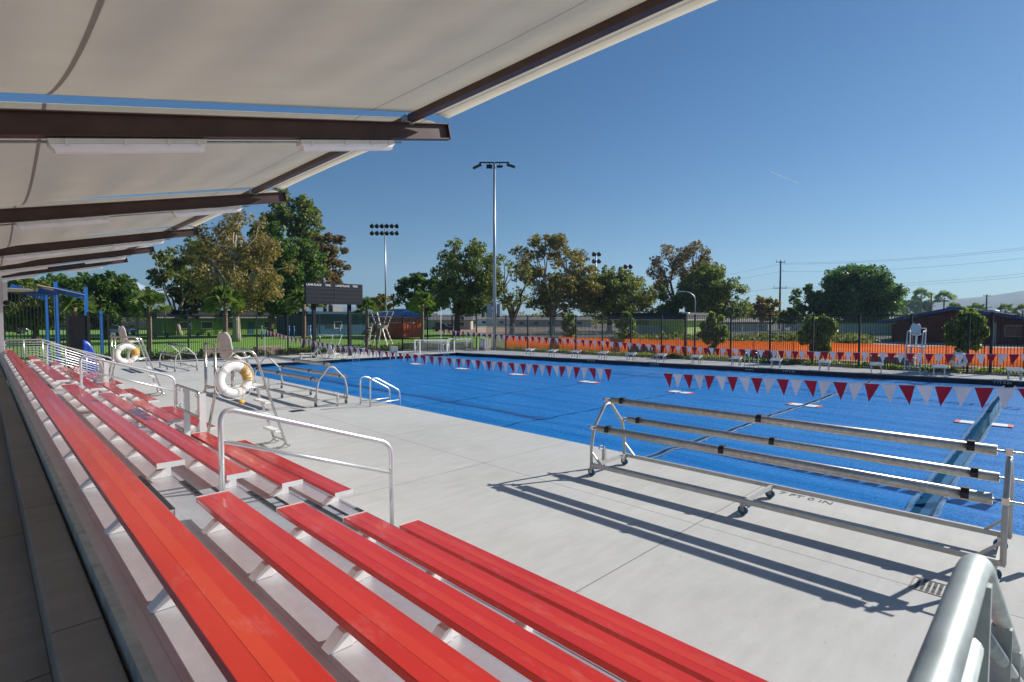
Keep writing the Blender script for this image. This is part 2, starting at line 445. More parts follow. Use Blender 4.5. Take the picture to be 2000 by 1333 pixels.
# pool covers: separate blue strips with gaps between
seams = [-3.2, 1.35, 5.9, 10.4, 14.9, 19.5, 24.0, 28.6]
gaps = {1.35: .135, 5.9: .04}
edges = [PY0] + seams + [PY1]
grp = 'blue pool cover strips'
places = ['beyond the right frame edge', 'nearest the camera, right of the open water gap', 'behind the long reel, between the two wide gaps',
          'left of the long reel, past the narrower gap', 'beside the aluminium entry rail', 'next strip beyond the entry rail',
          'beside the second storage reel', 'second from the diving boards', 'at the diving board end']
def undul(x, y):
    e = max(0, 1 - abs(x - PX0 - 1.0) / 1.6)
    return (.008*sin(x*3.1 + .6*sin(y*.35)) + .008*sin(x*7.3 + 1.1*sin(y*.5+1)) + .008*sin(y*1.7 + x)
            + .010*e*sin(x*5.5 + .5*sin(y*.8)) + .012*sin(x*1.1+y*.21))
for i in range(len(edges)-1):
    y0 = edges[i] + (gaps.get(edges[i], .022) if i else .02); y1 = edges[i+1] - (gaps.get(edges[i+1], .022) if i < len(edges)-2 else .02)
    nx, ny = 190, max(10, int((y1-y0)/.22)); vs = []; fs = []
    for a in range(ny+1):
        y = y0 + (y1-y0)*a/ny; xe = farX(y) - .12; wob = 0
        for b in range(nx+1):
            t = b/nx; x = PX0 + .03 + (xe-PX0-.03)*t
            vs.append((x, y + (wob if a in (0, ny) else 0), -.20 + undul(x, y)))
    for a in range(ny):
        for b in range(nx): k = a*(nx+1)+b; fs.append((k, k+1, k+nx+2, k+nx+1))
    root = thing('pool_cover', (0, 0, 0), 'blue floating pool cover strip ' + places[i], 'pool cover', grp)
    m_ = MB(); m_.add(vs, fs, True); m_.build('cover_sheet', M['cover'], root)
    if gaps.get(edges[i]) or gaps.get(edges[i+1]):        # clear welted hem
        for yy, s in ((y0, 1), (y1, -1)):
            h = MB()
            if (s == 1 and gaps.get(edges[i])) or (s == -1 and gaps.get(edges[i+1])):
                pts = [(PX0+.1 + (farX(yy)-.3-PX0)*k/90, yy + s*.035, -.175 + undul(PX0+.1+(farX(yy)-.3-PX0)*k/90, yy)) for k in range(91)]
                for p, q in zip(pts[:-1], pts[1:]): h.bar(p, q, .055, .012)
                h.build('hem', M['hem'], root)
    # marker bands at the seams
    xm = 19.6
    for yy, s in ((y0, 1), (y1, -1)):
        if (i == 0 and s == 1) or (i == len(edges)-2 and s == -1): continue
        zz = max(undul(xm + dx, yy + s*.4) for dx in (-.15, 0, .15)) - .17
        w = MB(); w.box((xm-.24, yy+s*.04, zz-.02), (xm+.24, yy+s*.36, zz)); k_ = w.build('marker_band', M['white'], root)
        w = MB(); w.box((xm-.24, yy+s*.363, zz-.02), (xm+.24, yy+s*.47, zz)); w.build('red_tip', M['red_tip'], k_)

# writing on the deck and tile
def text_obj(txt, mat, size, mtx, name='lettering', parent=None, ext=.002, bold=.0):
    cu = bpy.data.curves.new('t', 'FONT'); cu.body = txt; cu.size = size; cu.extrude = ext; cu.offset = bold; cu.align_x = 'CENTER'; cu.align_y = 'CENTER'
    t = bpy.data.objects.new('t', cu); COL.objects.link(t)
    bpy.context.view_layer.update()
    me = bpy.data.meshes.new_from_object(t.evaluated_get(bpy.context.evaluated_depsgraph_get()))
    bpy.data.objects.remove(t); me.materials.clear(); me.materials.append(mat)
    me.transform(mtx); o = bpy.data.objects.new(name, me); COL.objects.link(o)
    if parent is not None: o.parent = parent
    return o
def basis(xa, ya, loc):
    xa = Vector(xa).normalized(); ya = Vector(ya).normalized(); za = xa.cross(ya)
    m = Matrix((xa, ya, za)).transposed().to_4x4(); m.translation = Vector(loc); return m
t = text_obj('7 FT 0 IN', M['text_dark'], .19, basis((0, -1, 0), (1, 0, 0), (8.80, 2.60, .003)), 'depth_marking', bold=-.0)
tag(t, 'grey painted depth marking 7 FT 0 IN on the deck behind the long reel', 'depth marking')
t = text_obj('4 FT 6 IN', M['text_dark'], .15, basis((0, -1, 0), (1, 0, 0), (8.9, 10.1, .003)), 'depth_marking')
bpy.data.objects.remove(t)
for k, (yy, tx) in enumerate(((1.6, '7 FT 0 IN'), (9.9, '7 FT 0 IN'), (17.2, '7 FT 0 IN'), (21.5, '7 FT 0 IN'))):
    fx = farX(yy) - .012
    t = text_obj(tx, M['text_white'], .15, basis((.156, -1, 0), (0, 0, 1), (fx, yy, -.09)), 'depth_tile', bold=.004)
    tag(t, ['white 7 FT 0 IN on far pool edge tile, rightmost one', 'white 7 FT 0 IN on far edge tile left of the white lifeguard chair',
            'white 7 FT 0 IN on far edge tile in front of the middle starting blocks', 'white 7 FT 0 IN on far edge tile nearest the diving end'][k], 'depth marking', 'depth marks along the far pool edge')

# walkway slab, ledge
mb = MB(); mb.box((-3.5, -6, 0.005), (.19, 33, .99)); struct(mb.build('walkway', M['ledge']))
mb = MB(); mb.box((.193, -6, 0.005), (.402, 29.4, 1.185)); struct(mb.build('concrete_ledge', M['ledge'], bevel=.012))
# ------------------------------------------------------------------ bleacher
SZ = [1.475 - .2615*k for k in range(5)]          # seat heights
SX = [.584 + .66*k for k in range(5)]
W = .25; YE = .15; YF = 29.0
bl = thing('bleacher', (0, 0, 0), 'long aluminium bleacher with five rows of glossy red plank seats beside the pool', 'bleachers')
secs = {0: [(YE, YF)], 1: [(YE, 5.05), (6.47, 15.8), (16.95, 25.1), (26.2, 28.8)],
        2: [(YE, 5.05), (6.47, 15.8), (16.95, 25.1), (26.2, 28.8)],
        3: [(YE, 5.05), (6.6, 10.66), (12.3, 15.95), (17.5, 21.2), (22.8, 25.1), (26.2, 28.8)],
        4: [(YE, 5.05), (6.55, 10.7), (12.4, 16.2), (17.6, 21.24), (22.8, 25.1), (26.2, 28.8)]}
FZ = [s - .213 for s in SZ]      # foot levels 0..4
for r in range(5):
    for (a, b) in secs[r]:
        x0, z = SX[r], SZ[r]
        m_ = MB()
        prof = [(x0, z-.045), (x0, z-.004), (x0+.004, z), (x0+.09, z), (x0+.0915, z+.001), (x0+.1585, z+.001), (x0+.16, z), (x0+W-.004, z), (x0+W, z-.004), (x0+W, z-.045)]
        m_.prism([(p[0], a+.01, p[1]) for p in prof], (0, b-a-.02, 0))
        seat = m_.build('bench_seat', M['seat'], bl)
        for yy in (a, b-.012):
            e = MB(); e.box((x0-.003, yy, z-.05), (x0+W+.003, yy+.012, z+.006)); e.build('end_cap', M['alu_pale'], seat)
        n = max(2, int(round((b-a)/1.38))+1)
        ys = [a+.3 + (b-a-.6)*k/(n-1) for k in range(n)]
        for yy in ys:
            br = MB(); zf = FZ[r]
            br.box((x0+.10, yy-.03, zf+.002), (x0+.18, yy+.03, z-.047))
            br.prism([(x0-.035, yy-.045, zf+.003), (x0+.099, yy-.045, zf+.003), (x0+.099, yy-.045, zf+.085), (x0+.05, yy-.045, zf+.08)], (0, .09, 0))
            br.build('bracket', M['alu_pale'], seat)
RX = [SX[k] + .215 for k in range(5)]              # risers
notch = [(10.7, 12.3), (21.25, 22.75)]
def spans(y0, y1, cut):
    out = []; y = y0
    for a, b in cut:
        if b <= y0 or a >= y1: continue
        out.append((y, a)); y = b
    out.append((y, y1)); return out
for k in range(5):
    xa = .452 if k == 0 else RX[k-1] + .004; xb = RX[k]; z = FZ[k]
    cuts = notch if k >= 3 else []
    for (a, b) in spans(YE, YF, cuts):
        m_ = MB(); m_.box((xa, a, z-.04), (xb, b, z)); m_.build('footboard', M['foot'], bl)
        z2 = FZ[k+1] if k < 4 else .03
        m_ = MB(); m_.box((xb+.004, a, z2+.003), (xb+.012, b, z-.012)); m_.box((xb-.02, a, z-.012), (xb+.02, b, z+.006)); m_.build('riser_board', M['alu'], bl)
# galvanised back angle behind the top footboard
m_ = MB(); m_.box((.418, YE, 1.13), (.448, YF, 1.262)); m_.box((.418, YE, 1.2625), (.462, YF, 1.270)); m_.build('back_angle', M['galv'], bl)
# frames under the seats (seen in the gaps)
m_ = MB()
yy = YE + .1
while yy < YF:
    for k in range(1, 5):
        if k >= 3 and any(a-.05 < yy < b+.05 for a, b in notch): continue
        m_.box((RX[k]-.06, yy-.025, .01), (RX[k]-.01, yy+.025, FZ[k]-.045))
        m_.box((RX[k-1]+.02, yy-.025, FZ[k]-.10), (RX[k]-.01, yy+.025, FZ[k]-.045))
    yy += 1.83
m_.build('understructure', M['alu'], bl)
# aisle steps with black nosings
for (a, b) in ((5.1, 6.42), (15.85, 16.9), (25.15, 26.15)):
    for k in range(0, 5):
        z = FZ[k]
        if k > 0:
            m_ = MB(); m_.box((RX[k-1]+.015, a, z+.003), (RX[k-1]+.30, b, z+.135)); st = m_.build('aisle_step', M['foot'], bl)
            n_ = MB(); n_.box((RX[k-1]+.268, a, z+.136), (RX[k-1]+.302, b, z+.140)); n_.build('nosing', M['nosing'], st)
        n_ = MB(); n_.box((RX[k]-.022, a, z+.0065), (RX[k]+.022, b, z+.011)); n_.build('nosing', M['nosing'], bl)

def handrail(y, label, first=None):
    if first is not None:
        c = copy_tree(first); c.location = (1.66, y, 0); c['label'] = label; return c
    t = thing('handrail', (1.66, y, 0), label, 'handrail', 'aisle handrails on the bleacher')
    m_ = MB(); m_.tube([Vector((0, 0, .74))] + fillet([(0, 0, .8), (0, 0, 1.84), (1.94, 0, 1.16), (1.94, 0, .3)], .17, 7)[1:-1] + [Vector((1.94, 0, .01))], .028, 12)
    m_.build('top_rail', M['rail'], t)
    m_ = MB(); m_.tube([(0, 0, 1.50), (1.94, 0, .79)], .022, 10); m_.build('mid_rail', M['rail'], t)
    m_ = MB(); m_.cyl((1.94, 0, .006), (1.94, 0, .03), .06, 14); m_.build('base_flange', M['rail'], t)
    return t
h1 = handrail(5.8, 'silver sloping handrail of the nearest aisle, between red seats')
handrail(16.4, 'silver sloping handrail in the middle aisle, before the nearer ring buoy chair', h1)
handrail(25.7, 'smallest silver handrail in the farthest aisle near the end guard rail', h1)

def guard(name, Y, X0, X1, X2, zt, slope, nr, r, mat, label, dz=.105, X2b=None, post_x=()):
    t = thing(name, (X0, Y, 0), label, 'guard rail')
    z2 = zt - slope*(X2-X1)
    m_ = MB(); m_.tube(fillet([(X0, Y, .9), (X0, Y, zt), (X1, Y, zt), (X2, Y, z2), (X2, Y, .02)], .09, 5), r, 12); m_.build('top_rail', mat, t, True)
    for k in range(1, nr):
        m_ = MB(); m_.tube([(X0, Y, zt-dz*k), (X1-.04*k, Y, zt-dz*k), (X2, Y, z2-dz*k)], r*.72, 10); m_.build('infill_rail', mat, t, True)
    for x in post_x:
        zz = zt if x <= X1 else zt - slope*(x-X1)
        zf = 1.0 if x < 1 else max(.0, 1.3 - .4*(x-.6))
        m_ = MB(); m_.cyl((x, Y, zf), (x, Y, zz), r*.95, 12); m_.build('post', mat, t, True)
    return t
guard('guard_rail', 29.6, .62, 1.78, 3.85, 1.84, .46, 8, .024, M['rail'], 'silver multi-bar guard rail across the far end of the bleacher', .1, post_x=(1.2, 1.78, 2.5, 3.2))
# near railing (bottom right of the photo)
t = thing('guard_rail', (1.2, .07, 0), 'thick galvanised pipe railing close up at the bottom right corner', 'guard rail')
YN = .085
m_ = MB(); m_.tube(fillet([(-1.2, YN, 2.312), (1.185, YN, 2.312), (3.9, YN, .88), (3.9, YN, .02)], .10, 6), .0212, 24); m_.build('top_rail', M['galv'], t, True)
for k in range(1, 8):
    m_ = MB(); m_.tube([(-1.2, YN, 2.30-.11*k), (1.12-.0*k, YN, 2.30-.11*k)], .019, 14); m_.build('infill_rail', M['galv'], t, True)
    m_ = MB(); m_.tube([(1.26, YN, 2.30-.03-.115*k), (3.88, YN, .90-.115*k)], .019, 14) if .90-.115*k > .05 else m_.tube([(1.26, YN, 2.27-.115*k), (2.2, YN, 1.8-.115*k)], .019, 14)
    m_.build('infill_rail', M['galv'], t, True)
for x, zt in ((-1.0, 2.28), (1.17, 2.28), (2.05, 1.84), (2.95, 1.37)):
    m_ = MB(); m_.bar((x, YN, max(.02, 1.28-.42*(x-.6)) if x > 0 else .99), (x, YN, zt), .045, .022); m_.build('post', M['galv'], t, True)

# wheelchair space guards
def gate(y0, y1, label):
    t = thing('panel_guard', (2.72, y0, 0), label, 'guard panel', 'guard panels at the wheelchair spaces')
    L = y1-y0
    m_ = MB(); m_.tube(fillet([(0, .03, .95), (0, .03, 1.40), (0, L-.03, 1.40), (0, L-.03, .95)], .05, 4, True), .022, 10, True); m_.build('tube_frame', M['steel'], t)
    for yy in (.42, L-.02 if False else L*.06+.05):
        pass
    for yy in (L*.30, L*.96):
        pass
    for yy in (.06, L-.45):
        m_ = MB(); m_.box((.03, yy+.04, .27), (.14, yy+.055, 1.36)); m_.build('flat_post', M['alu_pale'], t)
    m_ = MB()
    for yy in (.1, L-.35):
        for zz in (1.33, 1.02): m_.tube([(0, yy, zz+.05), (-.03, yy, zz), (.0, yy, zz-.03)], .008, 6)
    m_.build('clip', M['steel'], t)
    m_ = MB(); m_.box((.0, 0, .02), (.012, L, .50)); m_.build('kick_panel', M['alu'], t)
    return t
g1 = gate(10.72, 12.3, 'tube framed guard panel of the wheelchair gap beside the nearer lifeguard chair')
c = copy_tree(g1); c.location = (2.72, 21.25, 0); c['label'] = 'small tube framed guard panel by the farther lifeguard chair'

# ------------------------------------------------------------------ shade canopy
BY = [.35, 6.06, 11.7, 18.2, 24.0, 29.2]
def bz(X): return 4.39 + .224*(X - .105)          # top of beam
cn = thing('shade_canopy', (0, 0, 0), 'cantilevered shade canopy of beige fabric on dark brown steel beams over the bleacher', 'canopy')
for i, y in enumerate(BY):
    m_ = MB(); p = Vector((-2.2, y, bz(-2.2)-.105)); q = Vector((4.7, y, bz(4.7)-.105))
    for dz, hh, ww in ((0, .19, .012), (.1, .014, .11), (-.1, .014, .11)):
        m_.bar(p+Vector((0, 0, dz)), q+Vector((0, 0, dz)), ww, hh)
    m_.bar(q, q+Vector((.012, 0, .0027)), .11, .214)
    b = m_.build('beam', M['brown_steel'], cn)
    m_ = MB(); m_.tube([(x, y+.07, bz(x)-.235) for x in (-2, 4.0)], .012, 6); m_.build('conduit', M['galv'], b)
    m_ = MB(); m_.box((-.30, y-.09, .98), (-.12, y+.09, bz(-.2)-.22)); m_.build('column', M['brown_steel'], cn)
for i in range(len(BY)-1):
    a, b = BY[i]+.10, BY[i+1]-.16
    nx, ny = 60, 36; vs = []; fs = []
    for v in range(ny+1):
        t = v/ny
        for u in range(nx+1):
            s = u/nx
            x = -2.1 + (4.60+2.1)*s
            scal = .05*sin(pi*t)*(1 if u == nx else 0)
            sag = .40*max(0, 1 - max(x, 0)/3.7)**.9 if x > 0 else .40
            y = a + (b-a)*t
            z = bz(x) + .10 - sag*sin(pi*t)**.9 + .012*sin(x*9+i)*sin(pi*t)**2*max(0, 1-x/5)
            if x > 4.2: z += -.06*((x-4.2)/.4)**2
            vs.append((x - scal, y, z))
    for v in range(ny):
        for u in range(nx): k = v*(nx+1)+u; fs.append((k, k+1, k+nx+2, k+nx+1))
    m_ = MB(); m_.add(vs, fs, True); o = m_.build('fabric_panel', M['fabric'], cn)
    sd = o.modifiers.new('thick', 'SOLIDIFY'); sd.thickness = .004
    m_ = MB(); m_.bar((4.06, BY[i]+.06, bz(4.06)+.045), (4.06, BY[i+1]-.06, bz(4.06)+.045), .09, .085); tb = m_.build('edge_tube', M['brown_steel'], cn)
    m_ = MB()
    for yy in (BY[i]+.03, BY[i+1]-.03): m_.box((4.0, yy-.03, bz(4.06)-.01), (4.12, yy+.03, bz(4.06)+.09))
    m_.build('tube_clamp', M['galv'], tb)
# light fixtures
def fixture(label):
    t = thing('strip_light', (0, 0, 0), label, 'strip light', 'strip lights under the canopy beams')
    L = 1.24
    m_ = MB(); m_.prism([(0, -.075, 0), (0, -.065, .045), (0, .065, .045), (0, .075, 0)], (L, 0, 0)); m_.build('housing', M['white'], t)
    m_ = MB()
    pr = [(-.066, 0), (-.060, -.035), (-.038, -.062), (.038, -.062), (.060, -.035), (.066, 0)]
    a = [(0.0, y_, z_) for y_, z_ in pr]; 
    vs = [(0.03 if z_ < -.01 else .0, y_, z_-.002) for y_, z_ in pr] + [(L-.03 if z_ < -.01 else L, y_, z_-.002) for y_, z_ in pr]; n = len(pr)
    m_.add(vs, [tuple(reversed(range(n))), tuple(range(n, 2*n))] + [(i, (i+1) % n, n+(i+1) % n, n+i) for i in range(n)]); m_.build('diffuser', M['lamp_plastic'], t)
    for xx in (.12, .55, .9, L-.08):
        m_ = MB(); m_.box((xx-.012, -.088, -.02), (xx+.012, -.076, .03)); m_.build('clip', M['white'], t)
    for xx in (.4, .86):
        m_ = MB(); m_.bar((xx, 0, .045), (xx+.0, 0, .11), .02, .02); m_.build('hanger', M['iron'], t)
    return t
sl = math.atan(.224); proto = None
names = ['over the camera', 'of the nearest beam seen', 'of the second beam', 'of the third beam', 'of the fourth beam', 'of the farthest beam']
for i in range(1, len(BY)):
    for j, x0 in enumerate((.45, 2.62)):
        lab = ('inner, larger looking' if j == 0 else 'outer') + ' white strip light hanging under the underside ' + names[i]
        if proto is None: proto = fixture(lab); o = proto
        else: o = copy_tree(proto)
        o['label'] = lab; o.location = (x0, BY[i]+.03, bz(x0)-.275); o.rotation_euler = (0, -sl, 0)

# ------------------------------------------------------------------ lifeguard chairs
def lifeguard_chair(label, steel, seatm, stepm, loc, rz=0, sc=1):
    t = thing('lifeguard_chair', loc, label, 'lifeguard chair', 'lifeguard chairs', rz)
    # local: x forward (to the pool), y across; near side y=0, far side y=.65
    for y in (0, .62):
        m_ = MB(); m_.tube(fillet([(.0, y, 2.08), (.74, y, 2.08), (1.34, y, .10), (1.42, y, .03)], .16, 6), .027, 10); m_.build('ladder_rail', steel, t)
        m_ = MB(); m_.tube(fillet([(.03, y, 2.24), (.03, y, 1.35), (-.20, y, .10)], .06, 4), .027, 10); m_.build('rear_leg', steel, t)
        m_ = MB(); m_.tube(fillet([(-.32, y, .03), (1.26, y, .03), (1.34, y, .10)], .05, 4), .017, 8); m_.build('skid', steel, t)
        m_ = MB(); m_.tube([(.03, y, 1.33), (.94, y, 1.33)], .024, 8); m_.build('platform_rail', steel, t)
    for z, x in ((2.22, .03), (1.38, .03), (1.26, -.01), (.04, -.20), (.16, 1.32)): m_ = MB(); m_.tube([(x, -.03, z), (x, .65, z)], .017, 8); m_.build('cross_tube', steel, t)
    for z in (.35, .66, .97):
        x = 1.34 - (z-.10)*.60/1.98 - .02
        m_ = MB(); m_.box((x-.13, -.02, z), (x+.02, .64, z+.045)); m_.build('step', stepm, t, bevel=.008)
    m_ = MB(); m_.box((.26, -.01, 1.30), (.98, .63, 1.345)); m_.build('platform', stepm, t, bevel=.008)
    m_ = MB(); m_.cyl((.44, .31, 1.345), (.44, .31, 1.87), .04, 12); m_.build('pedestal', steel, t)
    # seat: moulded bucket
    vs = []; nu, nv = 9, 13
    prof = [(.66, 1.70), (.60, 1.685), (.48, 1.67), (.36, 1.665), (.27, 1.68), (.22, 1.73), (.19, 1.82), (.17, 1.93), (.15, 2.03), (.135, 2.10), (.125, 2.15), (.12, 2.18), (.118, 2.20)]
    for j, (x, z) in enumerate(prof):
        wv = .22 if j < 10 else (.20, .165, .11)[j-10]
        for i in range(nu):
            u = i/(nu-1)*2-1; curl = abs(u)**3*.05
            vs.append((x*1.0+.06 + (curl*1.2 if j > 5 else 0), .31+u*wv, z + .22 + (curl if j <= 5 else 0)+(.06*(j-6)/6 if j>6 else 0)))
    m_ = MB(); m_.add(vs, [(j*nu+i, j*nu+i+1, (j+1)*nu+i+1, (j+1)*nu+i) for j in range(nv-1) for i in range(nu-1)], True)
    for q, (vx, vy, vz) in enumerate(m_.v):
        rx_, ry_ = vx-.44, vy-.31; ca, sa = .88*cos(radians(18)), .88*sin(radians(18)); m_.v[q] = (.44+rx_*ca-ry_*sa, .31+rx_*sa+ry_*ca, 1.87+(vz-1.87)*.93)
    o = m_.build('seat', seatm, t); sd = o.modifiers.new('s', 'SOLIDIFY'); sd.thickness = .02
    return t
lc = lifeguard_chair('stainless lifeguard chair with putty seat beside the bleacher, the nearer and larger one', M['steel'], M['putty'], M['white'], (3.13, 11.30, 0))
c = copy_tree(lc); c.location = (3.10, 21.95, 0); c['label'] = 'stainless lifeguard chair with putty seat farther along the bleacher'
x, y = G(1800, 731)
lifeguard_chair('white lifeguard chair across the pool in front of the iron fence', M['white'], M['white'], M['white'], (33.4, 5.2, 0), pi)

def ring_buoy(label, loc, coil):
    t = thing('ring_buoy', loc, label, 'ring buoy', 'ring buoys on the lifeguard chairs')
    Rr, rr = .262, .085
    pts = [(Rr*cos(a), 0, Rr*sin(a)) for a in [2*pi*k/48 for k in range(48)]]
    m_ = MB(); m_.tube(pts, rr, 18, True)
    m_.v = [(p[0], p[1]*.62, p[2]) for p in m_.v]; m_.build('ring', M['white'], t)
    for a in (pi*.25, pi*.75, pi*1.25, pi*1.75):
        m_ = MB()
        for da in (-.05, .05):
            c0 = Vector((Rr*cos(a+da), 0, Rr*sin(a+da))); rad = Vector((cos(a+da), 0, sin(a+da)))
            m_.tube([c0 + rad*(rr+.003)*cos(q) + Vector((0, (rr+.003)*.64*sin(q), 0)) for q in [2*pi*k/16 for k in range(16)]], .004, 5, True)
        m_.build('band', M['rope'], t)
    m_ = MB(); g = []
    for k in range(48):
        a = 2*pi*k/48; w = .355 + .03*abs(sin(2*a)); g.append((w*cos(a)*1.02, -.02, w*sin(a) - (.02 if sin(a) < 0 else 0)))
    m_.tube(g, .007, 6, True); m_.tube([(-.2, 0, .30), (.0, .0, .52), (.2, 0, .30)], .007, 6); m_.build('grab_rope', M['rope'], t)
    m_ = MB()
    rnd = random.Random(3)
    for k in range(10 if coil else 26):
        a = -.12 + (1.05*k/9 if coil else .75*k/25); 
        c0 = Vector((Rr*cos(a), 0, Rr*sin(a))); rad = Vector((cos(a), 0, sin(a))); e = rr+.010+rnd.random()*.012
        m_.tube([c0 + rad*e*cos(q) + Vector((0, e*.68*sin(q), 0)) + Vector((0, 0, rnd.uniform(-.008, .008))) for q in [2*pi*k2/14 for k2 in range(14)]], .009, 5, True)
    m_.build('throw_line', M['yellow'], t)
    m_ = MB(); m_.tube([(.13, -.07, .0), (.12, -.09, -.3), (.10, -.08, -.42)], .005, 5); m_.sphere((.09, -.09, -.44), .05, 10, 7, (1.3, .8, .9)); m_.build('line_float', M['yellow'], t)
    return t
ring_buoy('white ring buoy with yellow line on the nearer lifeguard chair', (3.46, 11.19, 1.53), True).rotation_euler = (0, 0, radians(6))
ring_buoy('white ring buoy with tangled yellow line on the farther lifeguard chair', (3.42, 21.82, 1.52), False).rotation_euler = (0, 0, radians(6))
xb, yb = G(1876, 731); b3 = ring_buoy('white ring buoy hanging on the fence post across the pool', (33.6, 3.3, .72), True); b3.rotation_euler = (0, 0, pi/2)
b3['group'] = 'ring buoys on the lifeguard chairs'

# ------------------------------------------------------------------ cover storage reels
def reel(label, loc, rz=0):
    t = thing('storage_reel', loc, label, 'storage reel', 'pool cover storage reels', rz)
    L = 2.53                                     # half length, along y
    tubes = [(-.045, 1.272, .058), (-.465, .832, .061), (.48, .86, .058)]
    for x, z, r in tubes:
        m_ = MB(); m_.cyl((x, -L, z), (x, L, z), r, 20); tb = m_.build('roller_tube', M['reel_tube'], t)
        m_ = MB(); m_.cyl((x, -L-.26, z), (x, L+.2, z), .014, 8); m_.build('axle', M['steel'], tb)
        for yy in (-L+.22, L-.22, .0 if x > -.4 else .35):
            s = MB(); s.box((x-.03, yy-.035, z+r-.004), (x+.055, yy+.035, z+r+.014)); s.prism([(x-.03, yy-.035, z+r+.012), (x-.03, yy-.035, z+r-.05), (x-r-.012, yy-.035, z-.03), (x-r-.012, yy-.035, z+.03)], (0, .07, 0)); s.build('strap', M['black'], tb)
    for yy in (-L-.10, L+.10):
        m_ = MB(); m_.tube(fillet([(-.50, yy, .18), (-.50, yy, .50), (-.43, yy, .82), (-.11, yy, 1.20), (.06, yy, 1.20), (.42, yy, .82), (.50, yy, .50), (.50, yy, .18)], .06, 3), .028, 10); m_.build('end_frame', M['reel_frame'], t)
        m_ = MB()
        for x, z, r in tubes: m_.box((x-.03, yy-.03, z-.035), (x+.03, yy+.03, z+.035))
        m_.build('bearing', M['steel'], t)
        s = -1 if yy > 0 else 1
        m_ = MB(); m_.bar((-.50, yy, .42), (-.50, yy+s*.22, .20), .03, .03); m_.bar((.50, yy, .42), (.50, yy+s*.22, .20), .03, .03); m_.build('brace', M['reel_frame'], t)
    for x in (-.50, .50):
        m_ = MB(); m_.bar((x, -L-.12, .19), (x, L+.12, .19), .045, .06); m_.build('base_rail', M['reel_frame'], t)
    for yy in (-L-.06, 0, L+.06):
        m_ = MB(); m_.bar((-.48, yy, .188), (.48, yy, .188), .04, .05); m_.build('cross_bar', M['reel_frame'], t)
        for x in (-.50, .50):
            w = MB(); w.cyl((x-.022, yy+.03, .068), (x+.022, yy+.03, .068), .066, 18); wh = w.build('caster', M['wheel_blue'], t)
            w = MB(); w.box((x-.032, yy, .06), (x-.026, yy+.06, .155)); w.box((x+.026, yy, .06), (x+.032, yy+.06, .155)); w.box((x-.032, yy, .15), (x+.032, yy+.06, .162))
            w.cyl((x-.034, yy+.03, .068), (x+.034, yy+.03, .068), .018, 8); w.build('fork', M['steel'], wh)
    for yy in (-L-.32, L+.25):
        m_ = MB(); m_.box((.05, yy-.03, .12), (.11, yy+.03, .33)); m_.cyl((.08, yy, .02), (.08, yy, .42), .014, 8); m_.cyl((.08, yy, .004), (.08, yy, .02), .06, 12)
        m_.tube([(.08, yy, .40), (-.06, yy, .42), (-.08, yy, .36)], .010, 6); m_.build('floor_jack', M['reel_frame'], t)
    return t
r1 = reel('nearest long aluminium cover reel with three roller tubes, right foreground', (7.93, 2.95, 0))
c = copy_tree(r1); c.location = (7.72, 18.45, 0); c['label'] = 'middle cover storage reel on blue casters behind the nearer lifeguard chair'
c = copy_tree(r1); c.location = (7.4, 32.9, 0); c.scale = (1, .62, 1); c['label'] = 'farthest, smallest looking cover storage reel near the end fence'

# drain grate, skimmer lids
m_ = MB(); cx, cy = 6.76, .74
for k in range(9): m_.box((cx-.15, cy-.19+k*.045, .003), (cx-.01, cy-.165+k*.045, .007)); m_.box((cx+.01, cy-.19+k*.045, .003), (cx+.15, cy-.165+k*.045, .007))
t = thing('floor_drain', (cx, cy, 0), 'brown slotted floor drain grate in the deck under the reel shadow', 'drain')
m_.build('slots', M['black'], t, True)
m_ = MB(); 
for a, b in (((cx-.17, cy-.22), (cx-.155, cy+.24)), ((cx+.155, cy-.22), (cx+.17, cy+.24)), ((cx-.155, cy-.22), (cx+.155, cy-.205)), ((cx-.155, cy+.225), (cx+.155, cy+.24))): m_.box((*a, .002), (*b, .006))
m_.build('grate_frame', simple('grate_brown', (.30,.24,.20), .6), t, True)
x, y = G(580, 803)
m_ = MB()
for k in range(8): m_.box((x-.2, y-.15+k*.04, .003), (x+.2, y-.125+k*.04, .007))
o = m_.build('floor_drain', M['black']); tag(o, 'small dark floor drain on the deck beside the middle reel', 'drain')

# entry rails at the pool
t = thing('entry_rail', (8.45, 15.1, 0), 'pair of stainless entry handrails sloping into the pool beside the deck edge', 'entry rail')
for yy in (15.38, 14.78):
    m_ = MB(); m_.tube(fillet([(8.45, yy, 0), (8.45, yy, .86), (8.66, yy, .87), (9.50, yy, .40), (9.50, yy, -.2)], .12, 5), .024, 10); m_.tube([(8.45, yy, .10), (9.5, yy, .10)], .018, 8); m_.build('rail_loop', M['rail'], t, True)

# ladders at the far corners
def pool_ladder(loc, rz, label):
    t = thing('pool_ladder', loc, label, 'pool ladder', 'pool ladders', rz)
    for y in (0, .5):
        m_ = MB(); m_.tube(fillet([(.55, y, 0), (.55, y, .75), (.15, y, .85), (-.08, y, .7), (-.08, y, -.5)], .2, 5), .022, 8); m_.build('grab_rail', M['rail'], t)
    m_ = MB()
    for z in (-.12, .1): m_.box((-.12, .02, z), (-.02, .48, z+.03))
    m_.build('tread', M['rail'], t); return t
pool_ladder((farX(11.6)+.05, 11.6, 0), 0, 'stainless pool ladder on the far edge between starting blocks')
x, y = G(700, 700); pool_ladder((x, PY1+.05, 0), -pi/2+pi, 'stainless pool ladder at the diving board end')
x, y = G(905, 690); pool_ladder((x-.9, PY1+.05, 0), pi/2, 'stainless ladder at the far left pool corner by the goals')

